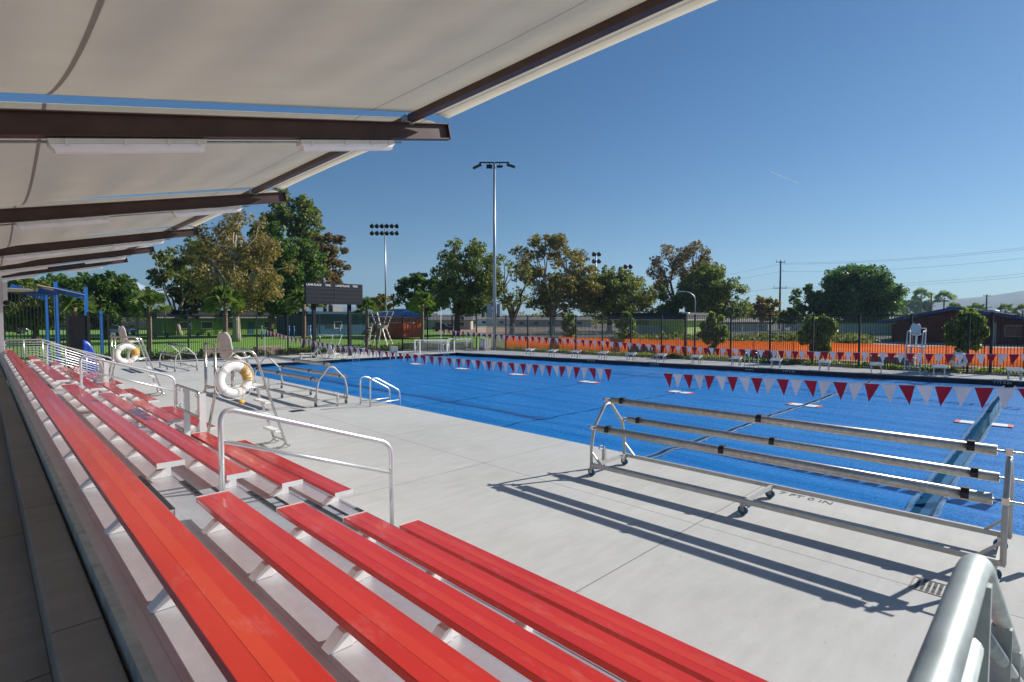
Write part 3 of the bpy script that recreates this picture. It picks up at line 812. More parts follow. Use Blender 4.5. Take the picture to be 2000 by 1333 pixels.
# ------------------------------------------------------------------ starting blocks
def block(loc, rz, label):
    t = thing('starting_block', loc, label, 'starting block', 'starting blocks along the far pool edge', rz)
    # local x towards the land, y along edge
    m_ = MB()
    for k in range(5): m_.bar((-.02+.12*k+.06, -.27, .44+.022*k), (-.02+.12*k+.06, .27, .44+.022*k), .112, .035)
    m_.build('platform', M['white'], t); t.children[0].rotation_euler = (0, 0, 0)
    m_ = MB(); m_.bar((0, -.27, .415), (.58, -.27, .52), .02, .05); m_.bar((0, .27, .415), (.58, .27, .52), .02, .05); m_.build('side_plate', M['alu_pale'], t)
    for y in (-.20, .20):
        m_ = MB(); m_.bar((.16, y, .42), (.10, y, .01), .05, .05); m_.build('leg', M['steel'], t)
    m_ = MB(); m_.box((.02, -.26, .004), (.45, .26, .02)); m_.build('base_plate', M['alu_pale'], t)
    for y in (-.2, .2): m_ = MB(); m_.bar((.55, y, .48), (.42, y, .02), .03, .03); m_.build('rear_leg', M['steel'], t)
    return t
bx = [(1983,745),(1835,737),(1712,729.5),(1610,725),(1515,718),(1437,714),(1359,709),(1290,706),(1231,702),(1176,699.5),(1123,696.5),(1078,694),(1033,692)]
ordn = ['at the right end of the row', 'second from the right end', 'third from the right end', 'fourth from the right end', 'fifth from the right end', 'sixth from the right end, right of the far ladder',
        'in the middle of the row, seventh from either end', 'sixth from the left end', 'fifth from the left end', 'fourth from the left end', 'third from the left end', 'second from the left end', 'at the left end of the row, near the light pole']
pb = None
rzb = atan((31.75-26.75)/(32.55-.93))
for k, (x, y) in enumerate(bx):
    Y = onX(x, y, 31.0)[0]
    for _ in range(3): Y = onX(x, y, farX(Y)+.25)[0]
    X = farX(Y) + .12
    if pb is None: o = pb = block((X, Y, 0), rzb, '')
    else: o = copy_tree(pb); o.location = (X, Y, 0)
    o['label'] = 'white topped starting block ' + ordn[k]

# ------------------------------------------------------------------ pennant strings
def pennants(X, zf, y0, y1, cordpts, label, pitch=.30, dx=0, zig=True):
    t = thing('pennant_string', (X, y0, 0), label, 'pennant string', 'backstroke pennant strings')
    m_ = MB(); m_.tube([(X, y, zf(y)+.006) for y in cordpts], .006, 5); m_.build('cord', M['rope'], t, True)
    y = y0; k = 0; rest = [MB(), MB()]
    rnd = random.Random(int(X*10))
    while y < y1:
        z0, z1 = zf(y), zf(y+pitch*.93); zm = (z0+z1)/2 - .40; sw = rnd.uniform(-.07, .10); tw = rnd.uniform(-.07, .06)
        cx = X+sw; ym = y+pitch*.465+tw
        vs = [(X, y, z0), (X, y+pitch*.93, z1), (X+sw*.55+.012, (y+ym)/2, (z0+zm)/2), (X+sw*.4-.008, y+pitch*.465+tw*.5, (z0+zm)/2), (X+sw*.55+.012, (y+pitch*.93+ym)/2, (z1+zm)/2), (cx, ym, zm), (X-.006, y+pitch*.465, (z0+z1)/2)]
        fs = [(0, 2, 3, 6), (6, 3, 4, 1), (2, 5, 3), (3, 5, 4)]
        m = rest[k % 2] if k >= 100 else MB()
        m.add(vs, fs, True)
        if k < 100: m.build('pennant', M['flag_red'] if k % 2 == 0 else M['flag_white'], t, True)
        k += 1; y += pitch
    for q in (0, 1):
        if rest[q].v: o = rest[q].build('pennant_run', M['flag_red'] if q == 0 else M['flag_white'], t, True); o['kind'] = 'stuff'
def interp(tab):
    ys = [a for a, b in tab]; zs = [b for a, b in tab]
    return lambda y: float(np.interp(y, ys, zs))
tabA = [(-8, 1.9), (.5, 1.43), (1.5, 1.37), (2.7, 1.32), (3.9, 1.29), (7.4, 1.19), (9.4, 1.18), (12.9, 1.12), (17.2, 1.10), (22.8, 1.15), (28.1, 1.32), (33.7, 1.61), (37.2, 1.93)]
zA = interp(tabA)
pennants(13.5, zA, -.4, 7.4, list(np.linspace(-6, 7.5, 28)), 'red and white pennant string over the cover behind the long reel, right piece')
pennants(13.5, zA, 9.4, 36.9, list(np.linspace(7.5, 37.2, 50)), 'red and white pennant string rising left to a thin pole near the fence')
tabB = [(-8, 1.85), (.8, 1.45), (3.2, 1.35), (5.4, 1.29), (7.5, 1.25), (8.3, 1.23), (12.4, 1.22), (16.2, 1.30), (21.8, 1.43), (28.1, 1.55), (34.0, 1.79)]
pennants(26.0, interp(tabB), -.3, 34.0, list(np.linspace(-6, 34.2, 60)), 'long red and white pennant string along the far side before the starting blocks')
for (x, y, h, lab) in ((13.5, 37.3, 1.95, 'thin white pennant pole at the left end of the nearer string'), (25.9, 34.3, 3.6, 'tall thin white pole by the polo goals')):
    t = thing('pennant_pole', (x, y, 0), lab, 'pole')
    m_ = MB(); m_.cyl((0, 0, 0), (0, 0, h), .028, 8); m_.build('shaft', M['white'], t)
    m_ = MB(); m_.cyl((0, 0, .002), (0, 0, .03), .09, 12); m_.build('foot_plate', M['steel'], t)

# ------------------------------------------------------------------ iron fences
def iron_fence(pts, label, top=2.9, bay=2.25, step=.12, name='iron_fence', flip=False, thick=.095, picket=.024):
    t = thing(name, (pts[0][0], pts[0][1], 0), label, 'fence')
    for (a, b) in zip(pts[:-1], pts[1:]):
        a = Vector((a[0], a[1], 0)); b = Vector((b[0], b[1], 0)); L = (b-a).length; d = (b-a)/L
        nb = max(1, round(L/bay)); bl_ = L/nb
        for k in range(nb+1):
            if k == nb and b.to_tuple()[:2] != (pts[-1][0], pts[-1][1]): continue
            p = a+d*bl_*k; m_ = MB(); m_.bar(p, p+Vector((0, 0, top+.06)), thick, thick); m_.build('post', M['iron'], t, True)
        for k in range(nb):
            p = a+d*bl_*k; m_ = MB()
            for z in (top-.03, .14): m_.bar(p+d*thick/2+Vector((0, 0, z)), p+d*(bl_-thick/2)+Vector((0, 0, z)), .035, .04)
            n = int((bl_-.1)/step)
            for j in range(n):
                q = p + d*(.05+thick/2+(bl_-.1-thick)*(j+.5)/n)
                m_.bar(q+Vector((0, 0, .06)), q+Vector((0, 0, top-.05)), picket, picket)
            m_.build('picket_panel', M['iron'], t, True)
    return t
iron_fence([(34.9, -6), (33.85, 9.8), (32.05, 25.6), (30.9, 34.6)], 'black iron picket fence along the far side of the pool')
iron_fence([(30.4, 35.2), (25.2, 38.7), (15.8, 39.2), (3.4, 40.6)], 'black iron picket fence behind the scoreboard and diving boards', 2.95)
# tall fence of the small pool enclosure at the far left
xl = onY(2, 600, 32.5)[0]; xr = onY(131, 600, 32.5)[0]
iron_fence([(-1.5, 32.5), (xr, 32.5)], 'tall black iron fence at the far left beyond the bleacher end', 3.9, 1.9, .13, thick=.12, picket=.034)
xa = onY(133, 600, 31.8)[0]; xb_ = onY(168, 600, 31.8)[0]
t = thing('gate', (xa, 31.8, 0), 'dense black slatted gate left of the blue slide', 'gate')
m_ = MB()
for k in range(15):
    x = xa + (xb_-xa)*k/14; m_.box((x-.03, 31.78, .1), (x+.03, 31.8, 2.85))
m_.box((xa, 31.80, .1), (xb_, 31.84, .18)); m_.box((xa, 31.80, 2.75), (xb_, 31.84, 2.85)); m_.build('slat_panel', M['iron'], t, True)
for x in (xa-.06, xb_+.06):
    m_ = MB(); m_.box((x-.05, 31.75, 0), (x+.05, 31.85, 3.0)); m_.build('post', M['iron'], t, True)
# kerb under the fences
m_ = MB()
for pts in ([(34.9, -6), (33.85, 9.8), (32.05, 25.6), (30.9, 34.6)], [(30.4, 35.2), (25.2, 38.7), (15.8, 39.2), (3.4, 40.6)]):
    for a, b in zip(pts[:-1], pts[1:]): m_.bar((a[0]+.15, a[1]+.12, .045), (b[0]+.15, b[1]+.12, .045), .12, .10)
struct(m_.build('kerb', M['curb']))

# ------------------------------------------------------------------ scoreboard
t = thing('scoreboard', (17.7, 35.7, 0), 'black scoreboard on two black posts lettered LANE PLACE TIME behind the diving boards', 'scoreboard')
m_ = MB(); m_.box((15.65, 35.7, 3.70), (19.88, 35.95, 5.17)); pn_ = m_.build('display_panel', M['board_black'], t, True)
m_ = MB(); 
for z in (4.78, 4.51, 4.23, 3.96): m_.box((15.72, 35.685, z-.008), (17.74, 35.698, z+.008)); m_.box((17.77, 35.685, z-.008), (19.81, 35.698, z+.008))
m_.box((17.748, 35.685, 3.72), (17.762, 35.698, 4.90)); o = m_.build('divider', M['board_line'], pn_); o.parent = pn_
o.data.transform(Matrix.Translation((-17.7, -35.7, 0)))
for x, tx in ((16.22, 'LANE PLACE'), (17.22, 'TIME'), (18.32, 'LANE PLACE'), (19.28, 'TIME')):
    o = text_obj(tx, M['text_white'], .19, basis((1, 0, 0), (0, 0, 1), (x, 35.692, 5.0)), 'lettering', bold=.003); o.parent = pn_; o.data.transform(Matrix.Translation((-17.7, -35.7, 0)))
for x in (16.35, 19.0):
    m_ = MB(); m_.box((x-.11, 35.96, 0), (x+.11, 36.18, 4.0)); m_.build('post', M['board_black'], t, True)

# ------------------------------------------------------------------ diving stands
def bar_set(lst, name, mat, t, w=.07):
    for p, q in lst:
        m_ = MB(); m_.bar(p, q, w, w*.8); m_.build(name, mat, t)
X3, Y3 = G(745, 683); 
t = thing('diving_stand', (X3, Y3, 0), 'tall cream diving stand with ladder and V shaped guard rails and teal board', 'diving board')
# local: board along -y, ladder at +y end; x across
m_ = MB(); m_.box((-.22, -3.3, 2.30), (.22, 1.1, 2.35)); m_.build('board', M['teal'], t)
m_ = MB(); m_.prism([(-.34, -.55, 2.12), (-.34, .35, 2.12), (-.34, .22, 1.86), (-.34, -.35, 1.80)], (.68, 0, 0)); m_.build('fulcrum_box', M['cream'], t)
for sx in (-1, 1):
    for (ya, yb_) in ((-.3, -1.05), (.2, .75)):
        m_ = MB(); m_.bar((sx*.26, ya, 1.9), (sx*.42, yb_, 0), .10, .08); m_.build('leg', M['cream'], t)
    for (ya, yb_) in ((-.45, -1.0), (.3, .75)):
        m_ = MB(); m_.bar((sx*.3, ya, 2.1), (sx*.42, yb_, 3.30), .055, .055); m_.build('guard_post', M['cream'], t)
    m_ = MB(); m_.tube([(sx*.38, -.8, 2.85), (sx*.38, .95, 2.85)], .02, 8); m_.tube([(sx*.42, -1.0, 3.30), (sx*.42, .75, 3.30)], .012, 6); m_.build('guard_rail', M['white'], t)
    m_ = MB(); m_.bar((sx*.25, 1.15, 2.25), (sx*.30, 1.75, 0), .07, .12); m_.build('ladder_rail', M['cream'], t)
m_ = MB()
for k in range(8): z = .25*(k+.6); yk = 1.75-.6*z/2.25; m_.box((-.26, yk-.06, z), (.26, yk+.06, z+.04))
m_.build('ladder_steps', M['cream'], t)
m_ = MB(); m_.bar((0, 1.15, 2.2), (0, .3, 2.2), .4, .06); m_.build('landing', M['cream'], t)
t.rotation_euler = (0, 0, radians(22))
X1_, Y1_ = G(640, 698)
t = thing('diving_stand', (X1_, Y1_, 0), 'low cream diving stand with short teal board at the pool end', 'diving board')
m_ = MB(); m_.box((-.24, -3.2, .66), (.24, 1.3, .71)); m_.build('board', M['teal'], t)
for y in (-.35, 1.1):
    for sx in (-1, 1):
        m_ = MB(); m_.bar((sx*.22, y, .64), (sx*.34, y-.2, 0), .07, .07); m_.bar((sx*.22, y, .64), (sx*.30, y+.28, 0), .06, .06); m_.build('leg', M['cream'], t)
for sx in (-1, 1):
    for y, y2 in ((-.6, -.95), (.9, 1.2)):
        m_ = MB(); m_.bar((sx*.30, y, .66), (sx*.42, y2, 1.55), .05, .05); m_.build('guard_post', M['cream'], t)
    m_ = MB(); m_.tube([(sx*.42, -.95, 1.55), (sx*.42, 1.2, 1.55)], .018, 6); m_.build('guard_rail', M['white'], t)
t.rotation_euler = (0, 0, radians(18))
# loungers by the low stand
def lounger(loc, rz, label):
    t = thing('deck_chair', loc, label, 'deck chair', 'cream deck chairs', rz)
    m_ = MB(); m_.bar((0, 0, .36), (.95, 0, .34), .5, .05, (0, 0, 1)); m_.build('seat', M['cream'], t)
    m_ = MB(); m_.bar((0, 0, .36), (-.38, 0, .98), .5, .05, (0, 0, 1)); m_.build('backrest', M['cream'], t)
    for x, x2 in ((.1, -.12), (.75, .95)):
        for s in (-1, 1): m_ = MB(); m_.bar((x, s*.22, .34), (x2, s*.24, 0), .05, .05); m_.build('leg', M['cream'], t)
    return t
x, y = G(614, 700); l1 = lounger((x, y, 0), radians(170), 'cream reclining deck chair left of the low diving stand')
x, y = G(648, 702); c = copy_tree(l1); c.location = (x, y, 0); c.rotation_euler = (0, 0, radians(20)); c['label'] = 'cream reclining deck chair right of the other, before the low board'

# water polo goals
def goal(pa, pb_, dep, label):
    t = thing('polo_goal', (pa[0], pa[1], 0), label, 'water polo goal', 'white water polo goals')
    a = Vector((*pa, 0)); b = Vector((*pb_, 0)); d = (b-a).normalized(); n = Vector((-d.y, d.x, 0))*dep
    H_ = 1.02
    for off, nm in ((Vector((0,0,0)), 'front_frame'), (n, 'rear_frame')):
        m_ = MB(); m_.bar(a+off, a+off+Vector((0,0,H_)), .10, .08); m_.bar(b+off, b+off+Vector((0,0,H_)), .10, .08); m_.bar(a+off+d*.055+Vector((0,0,H_-.05)), b+off-d*.055+Vector((0,0,H_-.05)), .08, .09); m_.build(nm, M['white'], t, True)
    m_ = MB()
    for p in (a, b): m_.bar(p+Vector((0,0,.06)), p+n+Vector((0,0,.06)), .05, .05); m_.tube([p+Vector((0,0,.9)), p+n*.6+Vector((0,0,.5)), p+n+Vector((0,0,.12))], .02, 6)
    m_.build('side_brace', M['white'], t, True)
    m_ = MB()
    for k in range(26):
        p = a+d*((b-a).length*(k+.5)/26); m_.tube([p+n*.2+Vector((0,0,.95)), p+n*.75+Vector((0,0,.4+.1*sin(k))), p+n*.9+Vector((0,0,.05))], .006, 4)
    for k in range(7): z = .12+.12*k; off = n*(.9-.6*z); m_.tube([a+off+Vector((0,0,z)), (a+b)/2+off+Vector((0,0,z-.05)), b+off+Vector((0,0,z))], .006, 4)
    m_.build('net', M['rope'], t, True)
    return t
goal(G(820, 690), G(873, 688), 1.0, 'white water polo goal frame left of the other goal')
goal(G(887, 686), G(922, 684.5), .9, 'white water polo goal frame nearer the light pole')
m_ = MB(); p = G(800, 684); q = G(938, 681)
pts = [Vector((p[0], p[1]+1.2, 0)), Vector((q[0], q[1]+1.0, 0))]
m_.bar(pts[0]+Vector((0,0,.28)), pts[1]+Vector((0,0,.28)), .35, .56); o = m_.build('planter_wall', M['curb']); tag(o, 'low rough concrete planter wall behind the polo goals', 'planter wall')
x, y = G(947, 684); t = thing('equipment_cabinet', (x, y, 0), 'pale grey equipment cabinet beside the light pole base', 'cabinet')
m_ = MB(); m_.box((-.35, -.35, .12), (.35, .35, .98)); m_.build('cabinet_body', M['grey_wall'], t, bevel=.02); m_ = MB(); m_.box((-.38, -.38, 0), (.38, .38, .115)); m_.build('plinth', M['curb'], t)
m_ = MB(); m_.box((-.36, -.2, .3), (-.352, .2, .9)); m_.build('door', M['white'], t)
x, y = G(769, 689); t = thing('white_box', (x, y, 0), 'small white storage box beside the tall diving stand leg', 'box')
m_ = MB(); m_.box((-.25, -.2, .02), (.25, .2, .42)); m_.build('body', M['white'], t, bevel=.02); m_ = MB(); m_.box((-.26, -.21, .421), (.26, .21, .48)); m_.build('lid', M['white'], t, bevel=.02)

# ------------------------------------------------------------------ light poles
x, y = G(966, 684.5)
t = thing('light_pole', (x, y, 0), 'very tall slim grey floodlight pole beside the pool with four flat lamp heads', 'light pole')
Dp = x*FW[0] + y*FW[1]; zt = ZD(321, Dp)
m_ = MB(); m_.tube([(0, 0, 0), (0, 0, zt*.5), (0, 0, zt)], [.17, .13, .085], 14); m_.build('pole', M['pole_grey'], t)
rx, ry = RT
def loc(u, z, v=0): return (rx*u + FW[0]*v, ry*u + FW[1]*v, z)
m_ = MB(); m_.bar(loc(-1.25, zt-.05), loc(1.25, zt-.05), .08, .10); m_.build('cross_arm', M['iron'], t)
for u, du, ti in ((-1.25, -.45, -.25), (-.42, 0, 0), (.45, 0, 0), (1.2, .45, -.15)):
    m_ = MB(); c0 = Vector(loc(u, zt-.28)); m_.bar(Vector(loc(u, zt-.10)), c0, .05, .05)
    if du: m_.bar(c0 + Vector(loc(-du*.35, .06)), c0 + Vector(loc(du*1.2, ti)), .5, .10)
    else: m_.bar(c0+Vector(loc(-.25, -.10, 0)), c0+Vector(loc(.25, -.10, 0)), .06, .34 if u < 0 else .2)
    m_.build('lamp_head', M['iron'], t)
for u in (-.42, .42):
    m_ = MB(); m_.bar(Vector(loc(u, ZD(620, Dp))), Vector(loc(u, ZD(594, Dp))), .38, .25); m_.bar(Vector(loc(u*.9, ZD(590, Dp))), Vector(loc(0, ZD(590, Dp))), .05, .05); m_.build('speaker_box', M['pole_grey'], t)

def stadium(px, ytop, ybase_D, wpx, label, rows=2, narrow=False):
    D = ybase_D; x, y = AD(px, D); zt = ZD(ytop, D)
    t = thing('stadium_light', (x, y, 0), label, 'stadium light', 'stadium light masts')
    m_ = MB(); m_.tube([(0, 0, 0), (0, 0, zt)], [.28*D/150, .15*D/150], 10); m_.build('mast', M['pole_grey'], t)
    hw = wpx/2*D/FPX; s = D/100
    m_ = MB()
    for r in range(rows): z = zt-.2*s - r*1.3*s; m_.bar(loc(-hw, z), loc(hw, z), .15*s, .15*s)
    m_.build('cross_arm', M['iron'], t)
    n = 2 if narrow else 6
    for r in range(rows):
        for k in range(n):
            u = -hw + 2*hw*k/(n-1); 
            if not narrow and abs(u) < hw*.15: continue
            z = zt-.2*s-r*1.3*s; m_ = MB(); m_.tube([loc(u, z+.15*s, .1), loc(u, z+.1*s, -.2*s), loc(u, z-.25*s, -.65*s)], [.16*s, .26*s, .40*s], 10); m_.build('lamp', M['iron'], t)
    return t
stadium(754, 441, 100, 48, 'tall stadium light mast with twelve lamps beyond the blue building')
stadium(822, 535, 190, 24, 'distant stadium light mast above the dark tree left of the big oak')
stadium(1163, 495, 140, 10, 'stadium light mast seen side-on above the green tree', 2, True)
stadium(1224, 519, 150, 10, 'stadium light mast with three lamp rows beside the rust coloured tree', 3, True)

def street_lamp(px, ytop, D, side, label):
    x, y = AD(px, D); zt = ZD(ytop, D)
    t = thing('street_lamp', (x, y, 0), label, 'street lamp', 'curved street lamps')
    m_ = MB(); m_.tube([(0,0,0), (0,0,zt-1.2)] + [loc(side*1.6*(1-cos(a)), zt-1.2+1.2*sin(a)) for a in (.3, .6, .9, 1.2, 1.5)], .09, 8); m_.build('pole', M['pole_grey'], t)
    m_ = MB(); m_.bar(loc(side*1.5, zt), loc(side*2.2, zt+.02), .25, .12); m_.build('lamp_head', M['white'], t); return t
street_lamp(1357, 570, 72, -1, 'curved street lamp before the dense green tree')
street_lamp(1367, 574, 110, 1, 'smaller curved street lamp just right of the other by the dense tree')
street_lamp(323, 560, 80, 1, 'curved street lamp at the left before the green building')
def utility(px, ytop, D, label, wires=True):
    x, y = AD(px, D); zt = ZD(ytop, D)
    t = thing('utility_pole', (x, y, 0), label, 'utility pole', 'wooden utility poles')
    m_ = MB(); m_.tube([(0,0,0), (0,0,zt)], [.28, .18], 8); m_.build('pole', M['wood'], t)
    m_ = MB(); m_.bar(loc(-1.1, zt-.4), loc(1.1, zt-.4), .14, .14); m_.bar(loc(-1.6, zt*.60), loc(1.6, zt*.60), .14, .14); m_.build('cross_arm', M['wood'], t)
    m_ = MB()
    for u, z in ((-1, zt-.3), (1, zt-.3), (.6, zt-2.6), (-1.5, zt*.6+.15), (1.5, zt*.6+.15)): m_.cyl(loc(u, z), loc(u, z+.35), .08, 6)
    m_.build('insulator', M['grey_wall'], t); return t
utility(1522, 510, 130, 'tall wooden utility pole left of the round green tree')
utility(1817, 573, 190, 'utility pole between the two distant palms')
utility(1925, 576, 170, 'utility pole behind the red gabled building')
utility(769, 574, 200, 'thin distant utility pole beside the tall stadium mast')
m_ = MB()
def wire(p, q, sag, r=.018):
    (x0, y0, D0), (x1, y1, D1) = p, q
    pts = []
    for k in range(21):
        t_ = k/20; D = D0+(D1-D0)*t_; px = x0+(x1-x0)*t_
        a = Vector((*AD(x0, D0), ZD(y0, D0))); b = Vector((*AD(x1, D1), ZD(y1, D1)))
        v = a.lerp(b, t_); v.z -= sag*4*t_*(1-t_); pts.append(v)
    m_.tube(pts, r, 4)
wire((1522, 515, 130), (2120, 470, 95), 1.0); wire((1522, 517, 130), (2120, 474, 95), 1.0); wire((1522, 531, 130), (2120, 490, 95), 1.2)
wire((1522, 562, 130), (2120, 522, 100), .9); wire((1522, 564, 130), (2120, 528, 100), 1.0)
wire((1522, 517, 130), (1180, 560, 200), 1.5); wire((1522, 531, 130), (1180, 570, 200), 1.5); wire((1522, 562, 130), (1180, 590, 210), 1.0)
o = m_.build('power_line', M['cord']); tag(o, 'thin power lines strung across the sky at the right', 'power line')

# ------------------------------------------------------------------ foliage
def leaves(name, mat, parent, clumps, n, size, flat=.0, aspect=1.6, droop=0):
    C_ = np.array([c for c, r in clumps]); Rr = np.array([r for c, r in clumps]); w = Rr[:, 0]**2; w = w/w.sum()
    idx = rng.choice(len(clumps), n, p=w)
    d = rng.normal(size=(n, 3)); d /= np.linalg.norm(d, axis=1)[:, None]
    rad = rng.random(n)**.45
    P = C_[idx] + d*rad[:, None]*Rr[idx]
    a = rng.normal(size=(n, 3)); a[:, 2] -= droop; a /= np.linalg.norm(a, axis=1)[:, None]
    b = rng.normal(size=(n, 3)) + d*flat; b = np.cross(a, b); b /= np.linalg.norm(b, axis=1)[:, None]
    s = size*(.55+.9*rng.random(n))
    a = a*(s*aspect/2)[:, None]; b = b*(s/2)[:, None]
    V = np.empty((n, 4, 3)); V[:, 0] = P-a; V[:, 1] = P+b; V[:, 2] = P+a; V[:, 3] = P-b
    me = bpy.data.meshes.new(name); me.vertices.add(n*4); me.vertices.foreach_set('co', V.reshape(-1))
    me.loops.add(n*4); me.loops.foreach_set('vertex_index', np.arange(n*4, dtype=np.int32))
    me.polygons.add(n); me.polygons.foreach_set('loop_start', np.arange(0, n*4, 4, dtype=np.int32)); me.polygons.foreach_set('loop_total', np.full(n, 4, dtype=np.int32))
    me.materials.append(mat); me.update(calc_edges=True)
    o = bpy.data.objects.new(name, me); COL.objects.link(o)
    if parent is not None: o.parent = parent
    return o
FM = {
 'dark': foliage_mat('dark_green_leaves', [(0.038,0.082,0.028), (0.082,0.152,0.039), (0.161,0.232,0.055)]),
 'mid': foliage_mat('mid_green_leaves', [(0.064,0.105,0.032), (0.145,0.198,0.055), (0.275,0.278,0.083)]),
 'olive': foliage_mat('olive_leaves', [(0.079,0.106,0.031), (0.159,0.199,0.057), (0.290,0.265,0.093)]),
 'syc': foliage_mat('sycamore_leaves', [(0.149,0.115,0.052), (0.253,0.184,0.081), (0.414,0.299,0.127), (0.138,0.161,0.052)]),
 'syc2': foliage_mat('sycamore_mixed_leaves', [(0.093,0.132,0.039), (0.185,0.185,0.057), (0.369,0.212,0.079), (0.159,0.185,0.053)]),
 'rust': foliage_mat('rust_leaves', [(.13,.075,.045), (.23,.12,.07), (.12,.12,.05), (.22,.16,.08)]),
 'round': foliage_mat('round_tree_leaves', [(0.032,0.082,0.039), (0.070,0.152,0.061), (0.161,0.255,0.098)]),
 'bush': foliage_mat('bush_leaves', [(0.097,0.163,0.041), (0.225,0.301,0.083), (0.451,0.465,0.167)]),
 'palm': foliage_mat('palm_leaves', [(0.069,0.127,0.034), (0.127,0.196,0.052), (0.253,0.299,0.092)]) if True else foliage_mat('palm_leaves', [(0.097,0.163,0.041), (0.225,0.301,0.070), (0.451,0.417,0.112)]),
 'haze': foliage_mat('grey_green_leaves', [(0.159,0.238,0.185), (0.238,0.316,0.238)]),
}
def limb_path(p, q, bend, rnd):
    p = Vector(p); q = Vector(q); d = q-p; L = d.length
    o = Vector((rnd.uniform(-1,1), rnd.uniform(-1,1), rnd.uniform(-.3,.6)))*L*bend
    return [p, p+d*.3+o*.7+Vector((0,0,L*.02)), p+d*.65+o, q]
def tree(label, px, D, x0, x1, yt, yb, mat, bark, n=6000, leaf=.30, nclump=26, cr=.22, lean=0, fork=None, group='park trees', seed=1, trunk_r=None, shape='round', tw=0, name='tree', spread=.85, limbs=True, depth=.8):
    rnd = random.Random(seed); x, y = AD(px, D); nclump = int(nclump*1.6); cr *= .80
    t = thing(name, (x, y, -.03), label, 'tree', group)
    W_ = (x1-x0)*D/FPX/2; zt = ZD(yt, D); zb = ZD(yb, D); cu = ((x0+x1)/2-px)*D/FPX; H_ = (zt-zb)/2; zc = (zt+zb)/2
    cl = []
    for k in range(nclump):
        for _ in range(50):
            a = Vector((rnd.uniform(-1,1), rnd.uniform(-1,1), rnd.uniform(-1,1)))
            l = a.length
            if shape == 'cone' : ok = hypot(a.x, a.y) < (1-a.z)*.5+.12 
            elif shape == 'dome': ok = l <= 1 and a.z > -.55
            else: ok = l <= 1
            if ok and l > (.35 if k % 4 else 0): break
        r = cr*rnd.uniform(.75, 1.3)*min(W_, H_)*1.2
        sc = spread
        
        ax = a.x if abs(a.x) < .05 else a.x*1.16
        u = cu + ax*(W_-r*.55); v = a.y*W_*depth*.9; z = zc + max(-1, min(1, a.z*1.1))*(H_-r*.6)
        c = Vector(loc(u, z, v)); cl.append((c, (r, r, r*.82)))
    zf = fork if fork is not None else max(1.2, zb*.9)
    tr = trunk_r or max(.12, W_*.07)
    top = Vector(loc(lean, zf)); m_ = MB()
    m_.tube([(0,0,0), Vector(loc(lean*.3, zf*.3)), Vector(loc(lean*.7, zf*.7)), top], [tr*1.35, tr*1.05, tr*.95, tr*.9], 10)
    if limbs:
        mains = sorted(cl, key=lambda c: -c[1][0])[:5]
        hubs = []
        for k in range(5):
            a = 2*pi*k/5+rnd.random(); q = Vector(loc(cu*.5+cos(a)*W_*.4, zf+(zt-zf)*rnd.uniform(.3, .55), sin(a)*W_*.35))
            pth = limb_path(top, q, .10, rnd); m_.tube(pth, [tr*.62, tr*.5, tr*.42, tr*.33], 7); hubs.append(q)
        hubs.append(top)
        for c, r in cl:
            h = min(hubs, key=lambda h_: (h_-c).length); pth = limb_path(h, c, .12, rnd); m_.tube(pth, [tr*.30, tr*.22, tr*.15, tr*.06], 5)
            for j in range(tw):
                e = c + Vector((rnd.uniform(-1,1), rnd.uniform(-1,1), rnd.uniform(-.4,1)))*r[0]*1.15; m_.tube(limb_path(c, e, .1, rnd), [tr*.09, tr*.07, tr*.05, tr*.02], 4)
    m_.build('trunk', bark, t)
    # extra small satellite clumps to roughen the outline
    sat = []
    for c, r in cl:
        for j in range(4):
            d = Vector((rnd.gauss(0,1), rnd.gauss(0,1), rnd.gauss(0,1))).normalized(); q = c+d*r[0]*rnd.uniform(.8, 1.15); s_ = r[0]*rnd.uniform(.22, .45); sat.append((q, (s_, s_, s_*.8)))
    leaves('crown', mat, t, [(tuple(c), r) for c, r in cl+sat], n, leaf)
    return t
B_, BP = M['bark'], M['bark_pale']
# left group
tree('broad dark green tree left of the snowy mountain behind the slatted gate', 205, 70, 88, 264, 522, 640, FM['dark'], B_, 24000, .25, 46, .30, seed=3, shape='round')
tree('dark leafy tree behind the blue shade posts at far left', 70, 62, -30, 130, 545, 645, FM['mid'], B_, 16000, .24, 36, .30, seed=4)
tree('thin scrubby tree with forked trunks before the snowy mountain', 352, 85, 280, 400, 482, 600, FM['olive'], BP, 5200, .30, 26, .17, seed=5, lean=-.6, tw=3, fork=2.6)
tree('tall green eucalyptus rising above the other park trees', 575, 100, 505, 632, 358, 560, FM['mid'], BP, 15000, .36, 34, .26, seed=6, shape='round', depth=.6, tw=1)
tree('dense dark ficus behind the golden sycamore', 525, 80, 455, 618, 440, 612, FM['dark'], B_, 24000, .30, 44, .27, seed=7, lean=.6)
tree('dark round ficus left behind the golden sycamore', 400, 90, 352, 470, 470, 620, FM['dark'], B_, 13000, .32, 26, .28, seed=17)
tree('large golden brown sycamore with pale limbs behind the fence', 462, 63, 362, 562, 415, 615, FM['syc'], BP, 12500, .20, 48, .17, seed=8, tw=3, fork=3.4, trunk_r=.42)
tree('tree with rust coloured leaves behind the scoreboard', 630, 88, 590, 692, 450, 592, FM['rust'], B_, 8500, .28, 30, .20, seed=9, tw=3, lean=.5)
tree('small olive tree beside the tall stadium mast', 745, 120, 722, 768, 566, 618, FM['syc2'], B_, 3500, .34, 14, .26, seed=10)
tree('small bare street tree before the green building', 371, 80, 352, 392, 592, 626, FM['rust'], BP, 900, .20, 12, .2, seed=41, tw=3, trunk_r=.09, fork=2.0)
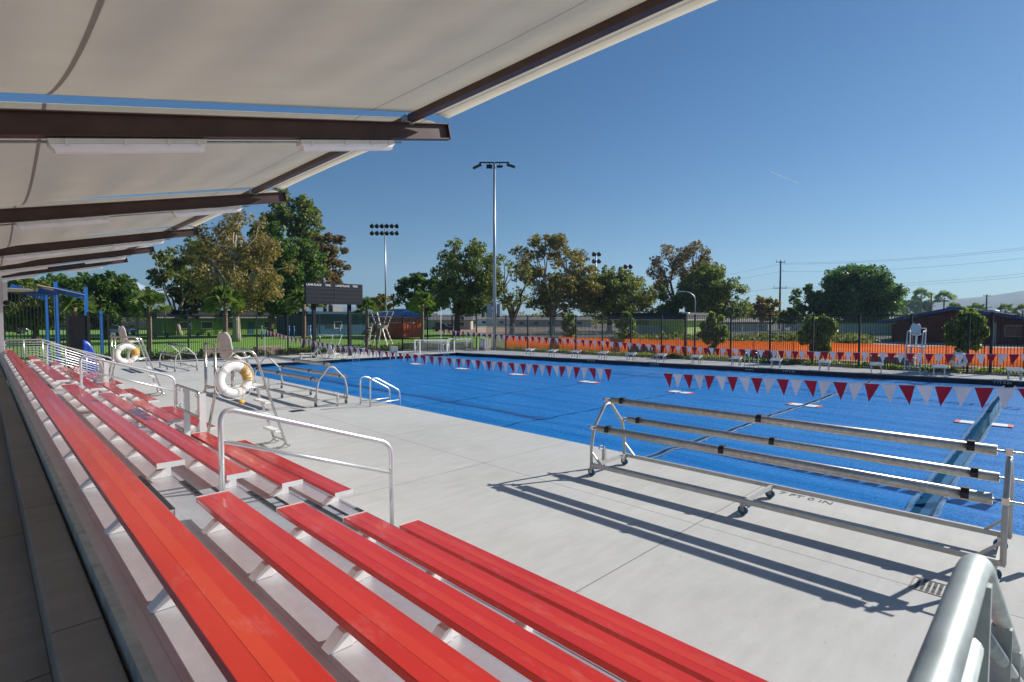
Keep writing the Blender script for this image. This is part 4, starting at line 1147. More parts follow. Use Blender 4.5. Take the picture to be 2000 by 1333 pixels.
# centre
tree('dark tree behind the palm by the orange pavilion', 812, 95, 775, 872, 535, 630, FM['dark'], B_, 9000, .30, 26, .24, seed=11)
tree('large spreading oak left of the tall floodlight pole', 893, 84, 838, 992, 468, 628, FM['mid'], B_, 15000, .26, 46, .19, seed=12, tw=3, fork=3.2, trunk_r=.45)
tree('nearly bare forked tree right of the tall floodlight pole', 1000, 76, 948, 1052, 500, 612, FM['olive'], B_, 1400, .24, 22, .18, seed=13, tw=6, fork=2.0, trunk_r=.38)
tree('tall sycamore with mixed brown and green leaves right of the floodlight pole', 1078, 92, 1005, 1165, 458, 628, FM['syc2'], BP, 15000, .27, 46, .19, seed=14, tw=3, fork=3.0)
tree('wide olive green tree between the brown sycamore and the rust tree', 1190, 96, 1118, 1276, 528, 632, FM['olive'], B_, 21000, .27, 44, .30, seed=15, fork=2.4)
tree('dark conical shrub tree behind the lime green building', 1300, 105, 1268, 1335, 560, 640, FM['dark'], B_, 6000, .30, 18, .28, seed=16)
tree('tall open tree with rust red leaves above the green trees', 1322, 118, 1268, 1402, 464, 600, FM['rust'], B_, 12500, .26, 56, .17, seed=18, tw=4, fork=5)
tree('dense wide green tree right of the rust red tree', 1395, 104, 1325, 1465, 520, 636, FM['mid'], B_, 22000, .29, 38, .28, seed=19)
tree('small brown leaved tree left of the utility pole', 1487, 112, 1455, 1516, 572, 632, FM['syc'], B_, 3600, .30, 20, .22, seed=20, tw=3)
tree('dark open tree left of the round green tree', 1575, 104, 1540, 1620, 555, 632, FM['dark'], B_, 5000, .30, 24, .22, seed=21, tw=2)
tree('low dark shrub tree below the utility pole', 1530, 116, 1500, 1570, 598, 640, FM['dark'], B_, 4000, .30, 16, .3, seed=22)
tree('big round deep green tree at the right', 1672, 100, 1600, 1752, 518, 640, FM['round'], B_, 46000, .28, 70, .32, seed=23, shape='round', trunk_r=.5)
tree('hazy grey green tree beside the distant palms', 1792, 330, 1758, 1812, 580, 622, FM['haze'], B_, 3000, .9, 16, .3, seed=24, limbs=False)
for k, (px, yt) in enumerate(((640, 600), (905, 606), (1230, 600), (1440, 604))):
    pass

# low background tree line beyond the field
cl = []
rr = random.Random(5)
for px in range(-60, 2080, 9):
    D = 240+rr.uniform(-20, 60); x, y = AD(px, D); h = rr.uniform(2.6, 6.5) * (.75 if 880 < px < 1000 else 1)
    cl.append(((x, y, h*.45), (h*.8, h*.8, h*.55)))
o = leaves('far_tree_line', FM['olive'], None, cl, 26000, .9); tag(o, 'distant low line of trees and shrubs beyond the field', 'tree line', kind='stuff')

# palms
def palm(label, px, yb_, ytop, D=None, r=.16, crown=1.3, mat='palm', n=34, seed=1, fan=True):
    rnd = random.Random(seed)
    if D is None: x, y = G(px, yb_); D = x*FW[0]+y*FW[1]
    else: x, y = AD(px, D)
    zt = ZD(ytop, D)
    t = thing('palm_tree', (x, y, -.03), label, 'palm', 'fan palms')
    m_ = MB(); pts = []; rs = []
    for k in range(22):
        f = k/21; pts.append((.08*sin(f*2), 0, zt*f)); rs.append(r*(1.15-.25*f)*(1+.08*(k % 2)))
    m_.tube(pts, rs, 12); m_.build('trunk', M['palm_bark'], t)
    m_ = MB()
    for k in range(n):
        az = 2*pi*k/n*2.618+rnd.random()*.3; el = 1.45 - 1.75*((k+.5)/n) + rnd.uniform(-.1, .1)
        L = crown*rnd.uniform(.8, 1.1)
        d = Vector((cos(az)*cos(el), sin(az)*cos(el), sin(el)))
        base = Vector((.07, 0, zt)); pet = base + d*L*.5 + Vector((0, 0, -.04*L))
        m_.tube([base, base+d*L*.28, pet], [.022, .016, .012], 4)
        side = (Matrix.Rotation(rnd.uniform(-1.15, 1.15), 3, d) @ d.cross(Vector((0, 0, 1)))).normalized(); up = side.cross(d).normalized()
        nb = 15
        for j in range(nb):
            a = (j/(nb-1)-.5)*2.7; dd = (d*cos(a) + side*sin(a)).normalized(); l = L*.62*(1-.25*abs(a)/1.35)
            w_ = up.cross(dd).normalized()*L*.03
            mid = pet + dd*l*.6 + Vector((0, 0, -.03*l)); tip = pet + dd*l + Vector((0, 0, -.22*l))
            m_.add([pet, mid-w_+up*.012, tip, mid+w_+up*.012], [(0, 1, 2), (0, 2, 3)])
    m_.build('fronds', FM[mat], t); return t
palm('fan palm in front of the golden sycamore behind the fence', 440, 688, 592, r=.17, crown=1.7, seed=2)
palm('fan palm left of the green building by the street lamp', 291, 694, 600, r=.15, crown=1.55, seed=3)
palm('fan palm at the left of the scoreboard', 593, 688, 594, r=.15, crown=1.5, seed=4)
palm('fan palm partly hidden behind the right scoreboard post', 716, 684, 604, r=.14, crown=1.2, seed=5)
palm('fan palm right of the orange pavilion', 824, 672, 594, r=.17, crown=1.6, seed=6)
palm('fan palm behind the slatted gate and blue posts', 146, 700, 600, r=.15, crown=1.3, seed=7)
palm('tall distant hazy palm right of the round tree', 1797, 0, 578, 230, .28, 4.0, 'haze', 26, 8)
palm('second tall distant hazy palm left of the red gabled roof', 1842, 0, 584, 220, .28, 4.0, 'haze', 26, 9)
for k, px in enumerate((1862, 1905, 1962, 1996)):
    palm(['short distant palm over the gable ridge', 'short distant palm right of the ridge', 'short distant palm near the right frame edge', 'short distant palm cut by the right frame edge'][k], px, 0, 605+k, 200, .3, 3.2, 'palm', 22, 20+k)

# bushes beyond the right fence
def bush(label, px, X, x0, x1, yt, yb_, n=5000, seed=1):
    Y, _ = onX(px, 700, X); D = X*FW[0]+Y*FW[1]
    rnd = random.Random(seed); t = thing('bush', (X, Y, -.03), label, 'bush', 'tall bushes behind the far fence')
    W_ = (x1-x0)*D/FPX/2; zt = ZD(yt, D); zb = ZD(yb_, D); cl = []
    for k in range(44):
        a = Vector((rnd.gauss(0, .6), rnd.gauss(0, .4), rnd.uniform(-1, 1)))
        w = sqrt(max(.15, 1-a.z*a.z*.8)); q = loc(max(-1, min(1, a.x))*W_*.75*w, (zt+zb)/2+a.z*(zt-zb)/2*.85, max(-1, min(1, a.y))*W_*.6*w); r = W_*rnd.uniform(.13, .30); cl.append((q, (r, r, r*1.1)))
    m_ = MB()
    for j in range(5): q = cl[j][0]; m_.tube([(.05*j-.1, 0, 0), (q[0]*.4, q[1]*.4, zb), q], [.03, .025, .01], 5)
    m_.build('stems', B_, t); leaves('foliage', FM['bush'], t, cl, int(n*.65), .125, aspect=2.2, droop=.2); return t
bush('leafy bush behind the fence at the right, by the lamp post', 1882, 36, 1842, 1925, 606, 690, 9000, 1)
bush('leafy bush behind the fence in front of the round tree', 1598, 36.5, 1560, 1636, 616, 690, 7500, 2)
bush('bush behind the fence between the lime building and brown tree', 1390, 36.5, 1362, 1416, 608, 690, 5500, 3)
bush('tall narrow bush left of the lime green building', 1221, 36.5, 1202, 1240, 608, 676, 4500, 4)
bush('leftmost bush of the far fence, below the brown sycamore', 1112, 36.5, 1096, 1130, 612, 664, 3500, 5)
# hedge strip and weeds (uncountable)
cl = []
for k in range(420):
    t_ = rr.random(); y = -6+41*t_; xf = 34.9 + (30.9-34.9)*((y+6)/40.6); h = rr.uniform(.10, .28)
    cl.append(((xf+.5+rr.random()*1.4, y, h*.5), (rr.uniform(.2, .45), rr.uniform(.2, .45), h*.6)))
o = leaves('ground_cover', FM['bush'], None, cl, 30000, .07, aspect=1.8); tag(o, 'low leafy ground cover along the far fence', 'ground cover', kind='stuff')
cl = []
for k in range(150):
    x = rr.uniform(4, 29); y = 40.8 + rr.uniform(.3, 2.6) - (x-4)*.07; h = rr.uniform(.15, .6); cl.append(((x, y, h*.5), (rr.uniform(.25, .5),)*2 + (h*.6,)))
o = leaves('planting_strip', FM['mid'], None, cl, 12000, .09, aspect=1.8); tag(o, 'low shrubs in the planting strip behind the end fence', 'shrubs', kind='stuff')
cl = []
for k in range(260):
    px = rr.uniform(1210, 1560) if k < 180 else rr.uniform(1560, 1700); D = rr.uniform(50, 64); x, y = AD(px, D); h = rr.uniform(.5, 1.3); cl.append(((x, y, h*.45), (rr.uniform(.5, 1.1),)*2 + (h*.55,)))
o = leaves('weeds', foliage_mat('weed_leaves', [(.07,.10,.03), (.14,.17,.06), (.22,.22,.10)]), None, cl, 15000, .16, aspect=2.4); tag(o, 'tall dry weeds in the field beyond the orange fence', 'weeds', kind='stuff')

# lawn, infield, mulch sheets
def sheet(name, pts, z, mat): m_ = MB(); m_.add([(x, y, z) for x, y in pts], [tuple(range(len(pts)))]); return struct(m_.build(name, mat))
sheet('lawn', [(-70, 43), (-2, 42.2), (24.4, 39.8), (31.2, 36.6), (46, 49), (100, 120), (60, 170), (-70, 170)], -.02, M['lawn'])
sheet('mulch_bed', [(3.0, 42.2), (24.4, 39.9), (25.5, 41.9), (3.0, 44.0)], -.012, M['mulch'])
sheet('fence_bed', [(36.15, -6), (38.6, -6), (36.5, 14), (33.2, 36.8), (31.6, 36.8), (34.75, 12)], -.012, M['mulch'])
a = G(852, 650); b = G(1240, 647); c = G(1240, 641.5); d = G(860, 640)
sheet('infield', [a, b, c, d], -.008, M['infield'])
a = G(1640, 662); b = G(2050, 668); c = G(2050, 694); d = G(1560, 680)
sheet('gravel_lot', [d, c, b, a], -.016, ground_mat('gravel', [(.30,.28,.25), (.40,.38,.34)], 1.0))

# orange safety fence
t = thing('safety_fence', (38, 15, 0), 'bright orange plastic safety fence across the field behind the iron fence', 'safety fence')
pts_px = [(985, 655.5), (1100, 658), (1250, 662), (1400, 664.5), (1550, 667), (1700, 671), (1850, 675.5), (2000, 679), (2120, 682)]
top = [G(x, y, 1.15) for x, y in pts_px]
om, nt, b = new_mat('orange_plastic_mesh')
v = mapping(nt); sep = nt.nodes.new('ShaderNodeSeparateXYZ'); nt.links.new(v, sep.inputs[0])
nn = noise(nt, v, .8, 3)
nt.links.new(ramp(nt, nn, [(.3, (.93,.34,.09)), (.7, (.98,.43,.13))]), b.inputs['Base Color']); b.inputs['Roughness'].default_value = .5
tr = nt.nodes.new('ShaderNodeBsdfTranslucent'); tr.inputs[0].default_value = (1, .42, .12, 1)
mx = nt.nodes.new('ShaderNodeMixShader'); mx.inputs[0].default_value = .55; nt.links.new(b.outputs[0], mx.inputs[1]); nt.links.new(tr.outputs[0], mx.inputs[2])
tp = nt.nodes.new('ShaderNodeBsdfTransparent')
fz = math_n(nt, 'FRACT', math_n(nt, 'MULTIPLY', sep.outputs[2], 12.0)); hole = math_n(nt, 'GREATER_THAN', fz, .86)
mx2 = nt.nodes.new('ShaderNodeMixShader'); nt.links.new(math_n(nt, 'MULTIPLY', hole, .8), mx2.inputs[0]); nt.links.new(mx.outputs[0], mx2.inputs[1]); nt.links.new(tp.outputs[0], mx2.inputs[2])
nt.links.new(mx2.outputs[0], nt.nodes['Material Output'].inputs[0])
m_ = MB(); dense = []
for (p, q) in zip(top[:-1], top[1:]):
    for k in range(24): t_ = k/24; dense.append((p[0]+(q[0]-p[0])*t_, p[1]+(q[1]-p[1])*t_))
vs = []; 
for k, (x, y) in enumerate(dense):
    w = .04*sin(k*.9); zt_ = 1.15 - .05*abs(sin(k*pi/12)); vs += [(x+w, y, .03), (x-w*.5, y, .6), (x+w*.3, y, zt_)]
m_.add(vs, [(3*k+j, 3*k+3+j, 3*k+4+j, 3*k+1+j) for k in range(len(dense)-1) for j in (0, 1)], True); o = m_.build('mesh_sheet', om, t, True)
sd = o.modifiers.new('s', 'SOLIDIFY'); sd.thickness = .004
for k in range(0, len(dense), 12):
    x, y = dense[k]; m_ = MB(); m_.cyl((x+.04, y, -.02), (x+.04, y, 1.35), .018, 6); m_.build('stake', M['iron'], t, True)

# chain link fence in the distance at right
def chain_fence(pxs, D0, D1, h, label, dens=.45, nm='chain_link_fence'):
    m, nt, b = new_mat('chain_link'); b.inputs['Base Color'].default_value = (.34,.40,.44, 1); b.inputs['Metallic'].default_value = .3; b.inputs['Roughness'].default_value = .5
    sep = nt.nodes.new('ShaderNodeSeparateXYZ'); nt.links.new(mapping(nt), sep.inputs[0])
    s = math_n(nt, 'ADD', sep.outputs[0], sep.outputs[1])
    def dg(sign): return math_n(nt, 'LESS_THAN', math_n(nt, 'FRACT', math_n(nt, 'MULTIPLY', math_n(nt, 'ADD', s, math_n(nt, 'MULTIPLY', sep.outputs[2], sign)), 8.0)), .30)
    g = math_n(nt, 'MAXIMUM', dg(1.4), dg(-1.4))
    tp = nt.nodes.new('ShaderNodeBsdfTransparent'); mx = nt.nodes.new('ShaderNodeMixShader'); nt.links.new(g, mx.inputs[0]); nt.links.new(tp.outputs[0], mx.inputs[1]); nt.links.new(b.outputs[0], mx.inputs[2]); nt.links.new(mx.outputs[0], nt.nodes['Material Output'].inputs[0])
    p = Vector((*AD(pxs[0], D0), 0)); q = Vector((*AD(pxs[1], D1), 0)); L = (q-p).length; d = (q-p)/L
    t = thing(nm, tuple(p), label, 'chain link fence', 'chain link fences in the field')
    m_ = MB(); m_.add([p, q, q+Vector((0,0,h)), p+Vector((0,0,h))], [(0,1,2,3)]); m_.build('wire_mesh', m, t, True)
    m_ = MB(); m_.bar(p+Vector((0,0,h)), q+Vector((0,0,h)), .06, .06); m_.build('top_rail', M['pole_grey'], t, True)
    n = int(L/3)
    for k in range(n+1): x = p+d*L*k/n; m_ = MB(); m_.bar(x, x+Vector((0,0,h+.05)), .07, .07); m_.build('post', M['pole_grey'], t, True)
chain_fence((1480, 2080), 74, 56, 1.9, 'chain link fence in front of the red gabled building')
chain_fence((990, 1480), 62, 78, 1.75, 'pale chain link fence behind the orange fence, left stretch')

# ------------------------------------------------------------------ buildings
def win(m, parent, p, q, z0, z1, nrm):
    f = MB(); a = Vector((*p, 0)); b = Vector((*q, 0)); n = Vector((*nrm, 0))*.05
    f.add([a+n+Vector((0,0,z0)), b+n+Vector((0,0,z0)), b+n+Vector((0,0,z1)), a+n+Vector((0,0,z1)), a+Vector((0,0,z0)), b+Vector((0,0,z0)), b+Vector((0,0,z1)), a+Vector((0,0,z1))], [(0,1,2,3),(0,4,5,1),(3,2,6,7),(0,3,7,4),(1,5,6,2)])
    w = f.build('window', m, parent, True)
    e = (b-a).normalized()*.1; n2 = n*1.2
    g = MB(); g.add([a+e+n2+Vector((0,0,z0+.1)), b-e+n2+Vector((0,0,z0+.1)), b-e+n2+Vector((0,0,z1-.1)), a+e+n2+Vector((0,0,z1-.1))], [(0,1,2,3)])
    g_ = g.build('pane', M['glass'], w); g_.data.transform(Matrix.Translation(-Vector(parent.location)))
# green building: facade along x at y = Yg
Yg = 98.0
def xg(px, Y): return onY(px, 622, Y)[0]
t = thing('green_building', (xg(335, Yg), Yg, 0), 'long single storey green building with dark overhanging roof behind the lawn', 'building')
xa, xb_ = xg(318, Yg), xg(598, Yg)
m_ = MB(); m_.box((xa, Yg, -.03), (xb_, Yg+9, 2.9)); m_.build('wall', M['green_wall'], t, True)
m_ = MB(); m_.prism([(xa-1, Yg-1.2, 2.9), (xa-1, Yg-.9, 4.0), (xa-1, Yg+10, 4.0), (xa-1, Yg+10, 2.9)], (xb_-xa+1.6, 0, 0)); rf = m_.build('roof', M['roof_dark'], t, True)
m_ = MB(); m_.box((xa-1.02, Yg-1.25, 2.75), (xb_+.62, Yg-1.15, 2.9)); m_.build('gutter', M['grey_wall'], t, True)
for px in (362, 404, 452, 525, 553): x = xg(px, Yg); win(M['white'], t, (x-.9, Yg), (x+.9, Yg), 1.0, 2.2, (0, -1))
m_ = MB(); x = xg(490, Yg); m_.box((x-.5, Yg-.04, 0), (x+.5, Yg-.01, 2.1)); m_.build('door', M['blue_wall'], t, True)
# blue building
Yb = 80.0
xa, xb_ = xg(600, Yb), xg(742, Yb)
t = thing('blue_building', (xa, Yb, 0), 'long single storey dark blue building behind the scoreboard', 'building')
m_ = MB(); m_.box((xa, Yb, -.03), (xb_, Yb+12, 3.3)); m_.build('wall', M['blue_wall'], t, True)
m_ = MB(); m_.box((xa-.4, Yb-1.0, 3.3), (xb_+.3, Yb+12.4, 3.75)); m_.build('roof', M['roof_dark'], t, True)
m_ = MB(); m_.box((xa-.4, Yb-1.06, 3.35), (xb_+.3, Yb-1.01, 3.70)); m_.build('fascia', M['blue_wall'], t, True)
for px in (613, 643, 660): x = xg(px, Yb); win(M['white'] if px > 650 else M['blue_wall'], t, (x-.65, Yb), (x+.65, Yb), 1.1, 2.2, (0, -1))
x = xg(655, Yb+4); m_ = MB(); m_.box((x-.9, Yb+3, 3.75), (x+.9, Yb+4.6, 4.75)); m_.build('rooftop_unit', M['grey_wall'], t, True)
# orange pavilion
ox, oy = AD(784, 70)
t = thing('orange_pavilion', (ox, oy, 0), 'orange corrugated pavilion with blue metal hip roof beyond the fence', 'pavilion')
m, nt, b = new_mat('orange_corrugated'); sep = nt.nodes.new('ShaderNodeSeparateXYZ'); nt.links.new(mapping(nt), sep.inputs[0])
wv = math_n(nt, 'SINE', math_n(nt, 'MULTIPLY', math_n(nt, 'ADD', sep.outputs[0], sep.outputs[1]), 16.0)); nt.links.new(ramp(nt, noise(nt, mapping(nt), 1.5), [(.3, (.55,.06,.012)), (.7, (.68,.09,.018))]), b.inputs['Base Color']); b.inputs['Roughness'].default_value = .6; bump(nt, b, wv, .8, .06)
m_ = MB(); m_.box((ox, oy, .15), (ox+3.6, oy+7.0, 2.75)); m_.build('wall', m, t, True)
m_ = MB(); e = .5; z0, z1 = 2.76, 4.0
cs = [(ox-e, oy-e, z0), (ox+3.6+e, oy-e, z0), (ox+3.6+e, oy+7+e, z0), (ox-e, oy+7+e, z0), (ox+1.8, oy+1.9, z1), (ox+1.8, oy+5.1, z1)]
m_.add(cs, [(0,3,2,1), (0,1,4), (1,2,5,4), (2,3,5), (3,0,4,5)]); m_.build('roof', M['roof_blue'], t, True)
# lime building
gx, gy = AD(1270, 73)
t = thing('lime_building', (gx, gy, 0), 'small lime green building with black mansard roof beyond the orange fence', 'building')
# corner towards camera at (gx,gy); right face runs -y, left face runs +y... faces x
m_ = MB(); m_.box((gx, gy-4.9, -.03), (gx+8, gy+5.2, 2.45)); m_.build('wall', M['lime_wall'], t, True)
m_ = MB(); m_.box((gx-.012, gy+.2, -.03), (gx-.002, gy+5.1, 2.44)); m_.build('green_panel', M['green_wall'], t, True)
m_ = MB(); m_.prism([(gx-.6, gy-5.5, 2.55), (gx-.3, gy-5.2, 3.45), (gx-.3, gy+5.8, 3.45), (gx-.6, gy+6.2, 2.55)], (8, 0, 0)); m_.build('roof', M['roof_dark'], t, True)
m_ = MB(); m_.box((gx-.62, gy-5.5, 2.46), (gx+8, gy+6.2, 2.549)); m_.build('fascia', M['white'], t, True)
# red gabled building
Xr = 76.0
def yr(px): return onX(px, 622, Xr)[0]
yL, yA, yR = yr(1735), yr(1866), yr(2085)
def zr(py, Y): return ZD(py, Xr*FW[0]+Y*FW[1])
zL, zA_, zR = zr(628, yL), zr(600.5, yA), zr(632, yR)
t = thing('red_building', (Xr, yA, 0), 'dark red building with wide blue edged gable roof behind the chain link fence', 'building')
m_ = MB(); m_.prism([(Xr, yL-.4, -.03), (Xr, yR+.4, -.03), (Xr, yR+.4, zR-.35), (Xr, yA, zA_-.3), (Xr, yL-.4, zL-.35)], (14, 0, 0)); m_.build('wall', M['brick_red'], t, True)
m_ = MB(); m_.prism([(Xr-1.5, yL+.6, zL-.28), (Xr-1.5, yA, zA_-.28), (Xr-1.5, yR-.6, zR-.28), (Xr-1.5, yR-.6, zR), (Xr-1.5, yA, zA_), (Xr-1.5, yL+.6, zL)], (17, 0, 0)); rf = m_.build('roof', M['roof_grey'], t, True)
m_ = MB(); m_.prism([(Xr-1.6, yL+.62, zL-.30), (Xr-1.6, yA, zA_-.34), (Xr-1.6, yR-.62, zR-.30), (Xr-1.6, yR-.62, zR+.02), (Xr-1.6, yA, zA_+.04), (Xr-1.6, yL+.62, zL+.02)], (.09, 0, 0)); m_.build('fascia', M['fascia_blue'], t, True)
for px in (1787, 1864, 1946): y = yr(px); m_ = MB(); m_.box((Xr-1.2, y-.1, 0), (Xr-1.0, y+.1, zL-.1)); m_.build('column', M['grey_wall'], t, True)
for px in (1985, 2020): y = yr(px); win(M['grey_wall'], t, (Xr-.01, y+.9), (Xr-.01, y-.9), .8, 2.0, (-1, 0))
# distant low houses
def house(px, D, w, h, roofh, wall, roofm, label, dep=8):
    x, y = AD(px, D); t = thing('house', (x, y, 0), label, 'house', 'distant low buildings')
    a = Vector(loc(-w/2, 0)); b = Vector(loc(w/2, 0)); f = Vector(loc(0, 0, dep))
    m_ = MB(); m_.prism([a+Vector((0,0,-.03)), b+Vector((0,0,-.03)), b+Vector((0,0,h)), a+Vector((0,0,h))], f); m_.build('wall', wall, t)
    o_ = Vector(loc(0, 0, -.5)); m_ = MB(); A_ = a+Vector(loc(-.5, h+.01))+o_; B2 = b+Vector(loc(.5, h+.01))+o_
    m_.add([A_, B2, B2+f*1.12, A_+f*1.12, A_+f*.56+Vector((0,0,roofh)), B2+f*.56+Vector((0,0,roofh))], [(0,1,5,4), (2,3,4,5), (1,2,5), (3,0,4), (0,3,2,1)]); m_.build('roof', roofm, t)
    m_ = MB()
    for u in np.linspace(-w*.35, w*.35, max(2, int(w/5))): m_.bar(loc(u-.7, h*.55, -.02), loc(u+.7, h*.55, -.02), .03, h*.35)
    m_.build('window', M['glass'], t)
    return t
house(855, 130, 16, 2.3, 1.3, M['grey_wall'], M['roof_grey'], 'pale distant house seen beyond the palm and fence')
house(1075, 170, 26, 2.2, 1.0, M['grey_wall'], M['roof_grey'], 'pale distant school wing behind the field, centre')
house(1435, 115, 14, 1.9, .8, M['grey_wall'], M['roof_grey'], 'grey low building under the dense green tree')
house(1690, 115, 24, 2.0, .9, M['grey_wall'], M['roof_grey'], 'grey roofed low building under the round green tree')
house(140, 125, 40, 1.5, .5, M['tan_block'], M['roof_dark'], 'tan wall building far left beyond the lawn')
house(980, 190, 18, 2.4, 1.2, M['white'], M['roof_grey'], 'white distant house behind the forked tree')
# green privacy panels
x, y = AD(1698, 84); o = MB(); o.bar(Vector((x, y, 1.0))+Vector(loc(-5, 0)), Vector((x, y, 1.0))+Vector(loc(5, 0)), .05, 2.0); o = o.build('privacy_screen', simple('green_screen', (.01,.22,.13), .7)); tag(o, 'bright green privacy screen under the round tree', 'screen')
x, y = AD(1408, 88); o = MB(); o.bar(Vector((x, y, .9))+Vector(loc(-1.2, 0)), Vector((x, y, .9))+Vector(loc(1.2, 0)), .6, 1.8); o = o.build('green_container', simple('green_bin', (.02,.20,.11), .7)); tag(o, 'green container beside the dense tree beyond the field', 'container')

# park pavilion at left
x0_, y0_ = AD(205, 72)
t = thing('picnic_shelter', (x0_, y0_, 0), 'low flat picnic shelter with pale columns behind the fence at left', 'shelter')
m_ = MB(); m_.box((-9, 0, 2.85), (5.5, 6, 3.25)); m_.build('roof', simple('shelter_roof', (.05,.03,.02), .8), t)
for x in (1.6, 3.6, -3, -7):
    m_ = MB(); m_.box((x-.14, .5, 0), (x+.14, .78, 2.84)); m_.build('column', M['tan_block'], t)
t.rotation_euler = (0, 0, radians(-8))

# picnic tables
def ptable(px, py, label):
    x, y = G(px, py); t = thing('picnic_table', (x, y, 0), label, 'picnic table', 'dark picnic tables on the lawn')
    m_ = MB(); m_.box((-1.2, -.4, .72), (1.2, .4, .78)); m_.build('table_top', M['iron'], t)
    for s in (-1, 1): m_ = MB(); m_.box((-1.2, s*.75-.14, .43), (1.2, s*.75+.14, .48)); m_.build('seat', M['iron'], t)
    for s in (-.7, .7): m_ = MB(); m_.box((s-.06, -.75, .38), (s+.06, .75, .43)); m_.box((s-.1, -.12, 0), (s+.1, .12, .715)); m_.build('pedestal', M['iron'], t)
ptable(315, 663, 'dark picnic table on the lawn behind the left fan palm')
ptable(397, 661, 'dark picnic table on the lawn left of the sycamore trunk')
for k, (px, py, h) in enumerate(((511.5, 663, 1.1), (565, 662, 1.1), (575, 662, 1.05), (606, 664, 1.15), (664, 662, 1.1))):
    x, y = G(px, py); t = thing('bollard', (x, y, 0), ['blue bollard post on the lawn, leftmost near the pennant pole', 'blue bollard post on the lawn, left of a close pair', 'blue bollard post on the lawn, right of a close pair', 'blue bollard post left of the scoreboard post', 'blue bollard post between the scoreboard posts'][k], 'bollard', 'blue bollards on the lawn')
    m_ = MB(); m_.cyl((0,0,0), (0,0,h*1.5), .09, 10); m_.build('post', M['sky_blue_paint'], t); m_ = MB(); m_.cyl((0,0,h*1.5), (0,0,h*1.5+.06), .11, 10); m_.build('cap', M['white'], t)
# concrete seat blocks behind the fences
for px, py, lab in ((524, 688, 'tan concrete block planter behind the end fence by the pennant pole'), (424, 690, 'tan concrete block planter behind the palm in the end fence bed'),
                    (1253, 700, 'tan concrete block behind the far fence, leftmost'), (1487, 710, 'tan concrete block behind the far fence, in the middle'), (1742, 722, 'tan concrete block behind the far fence beside the white lifeguard chair')):
    if px < 1000: x, y = onY(px, py, 41.6)[0], 41.6; w, d = 1.0, .35
    else: y = onX(px, py, 35.6)[0]; x = 35.6; w, d = .35, 1.0
    m_ = MB(); m_.box((x-w, y-d, -.02), (x+w, y+d, .62)); o = m_.build('concrete_planter', M['tan_block'], bevel=.03); tag(o, lab, 'planter', 'tan concrete block planters')
# small lamp posts in the fence line
for px, lab in ((1934, 'black post lamp with flat cap in the far fence at the right'), (1338, 'black post lamp with flat cap in the far fence, centre right')):
    y = onX(px, 722, 34.6)[0]; x = 34.55 if px > 1500 else 33.6
    y = onX(px, 722, x)[0]
    t = thing('post_lamp', (x, y, 0), lab, 'post lamp', 'post lamps in the far fence')
    m_ = MB(); m_.bar((0,0,0), (0,0,3.05), .12, .12); m_.build('post', M['iron'], t); m_ = MB(); m_.tube([(0,0,3.02), (0,0,3.08), (0,0,3.13)], [.28, .26, .08], 16); m_.build('lamp_cap', M['pole_grey'], t)

# blue shade sail frame at far left
t = thing('shade_sail_frame', (1, 37, 0), 'bright blue posts and beams carrying cream shade sails at far left', 'shade sail')
Ys = 36.5
def pS(px, py, Y=Ys): x, z = onY(px, py, Y); return Vector((x, Y, z))
for px, ytop in ((90, 575), (108, 551), (167, 561)):
    p = pS(px, ytop); m_ = MB(); m_.bar((p.x, Ys, 0), tuple(p), .16, .16); m_.build('post', M['sky_blue_paint'], t, True)
for a, b in (((20, 560), (90, 582)), ((75, 568), (108, 575)), ((108, 566), (167, 580))):
    m_ = MB(); m_.bar(pS(*a, Ys+.2), pS(*b, Ys-.0), .16, .30); m_.build('beam', M['sky_blue_paint'], t, True)
for quad in (((8, 572, 36.5), (72, 574, 38.5), (60, 566, 34.8), (0, 563, 34.5)), ((72, 556, 35.2), (108, 563, 36.2), (166, 576, 36.4), (100, 574, 41.0))):
    m_ = MB(); m_.add([pS(a, b, Y) for a, b, Y in quad], [(0,1,2,3)]); o = m_.build('sail', M['sail'], t, True); sd = o.modifiers.new('s', 'SOLIDIFY'); sd.thickness = .02
p = pS(197, 608, 43); m_ = MB(); m_.bar((p.x, 43, 0), (p.x, 43, p.z), .17, .17); o = m_.build('blue_post', M['sky_blue_paint']); tag(o, 'lone blue post right of the sail frame, beyond the fence', 'post')
# blue covered slide shape
Yq = 30.9; x0, z0 = onY(161, 664, Yq); x1, z1 = onY(190, 712, Yq)
t = thing('covered_slide', (x0, Yq, 0), 'rounded blue vinyl covered object standing before the slatted gate', 'covered equipment')
vs = []; n = 14; q = 8
for k in range(n+1):
    a = pi/2*k/n; X = x0 + (x1-x0)*sin(a); Z = .05 + (z0-.05)*cos(a)**.8
    for j in range(q+1): f = j/q; vs.append((X, Yq - .05*sin(k*1.9)*(1-f), Z*f + .02*(1-f)))
m_ = MB(); m_.add(vs, [(k*(q+1)+j, k*(q+1)+j+1, (k+1)*(q+1)+j+1, (k+1)*(q+1)+j) for k in range(n) for j in range(q)], True); o = m_.build('vinyl_cover', M['blue_tarp'], t, True); sd = o.modifiers.new('s', 'SOLIDIFY'); sd.thickness = .08
x, y = G(178, 716); t = thing('rescue_tubes', (x, y, 0), 'bright red rescue gear lying at the foot of the blue cover', 'rescue gear')
m_ = MB(); 
for k in range(3): m_.tube([(-.6+.1*k, -.1*k, .08+.07*k), (0, .05*k, .10+.06*k), (.6-.1*k, -.08, .08+.07*k)], [.05, .08, .05], 8)
m_.build('foam_tube', M['red_plastic'], t)
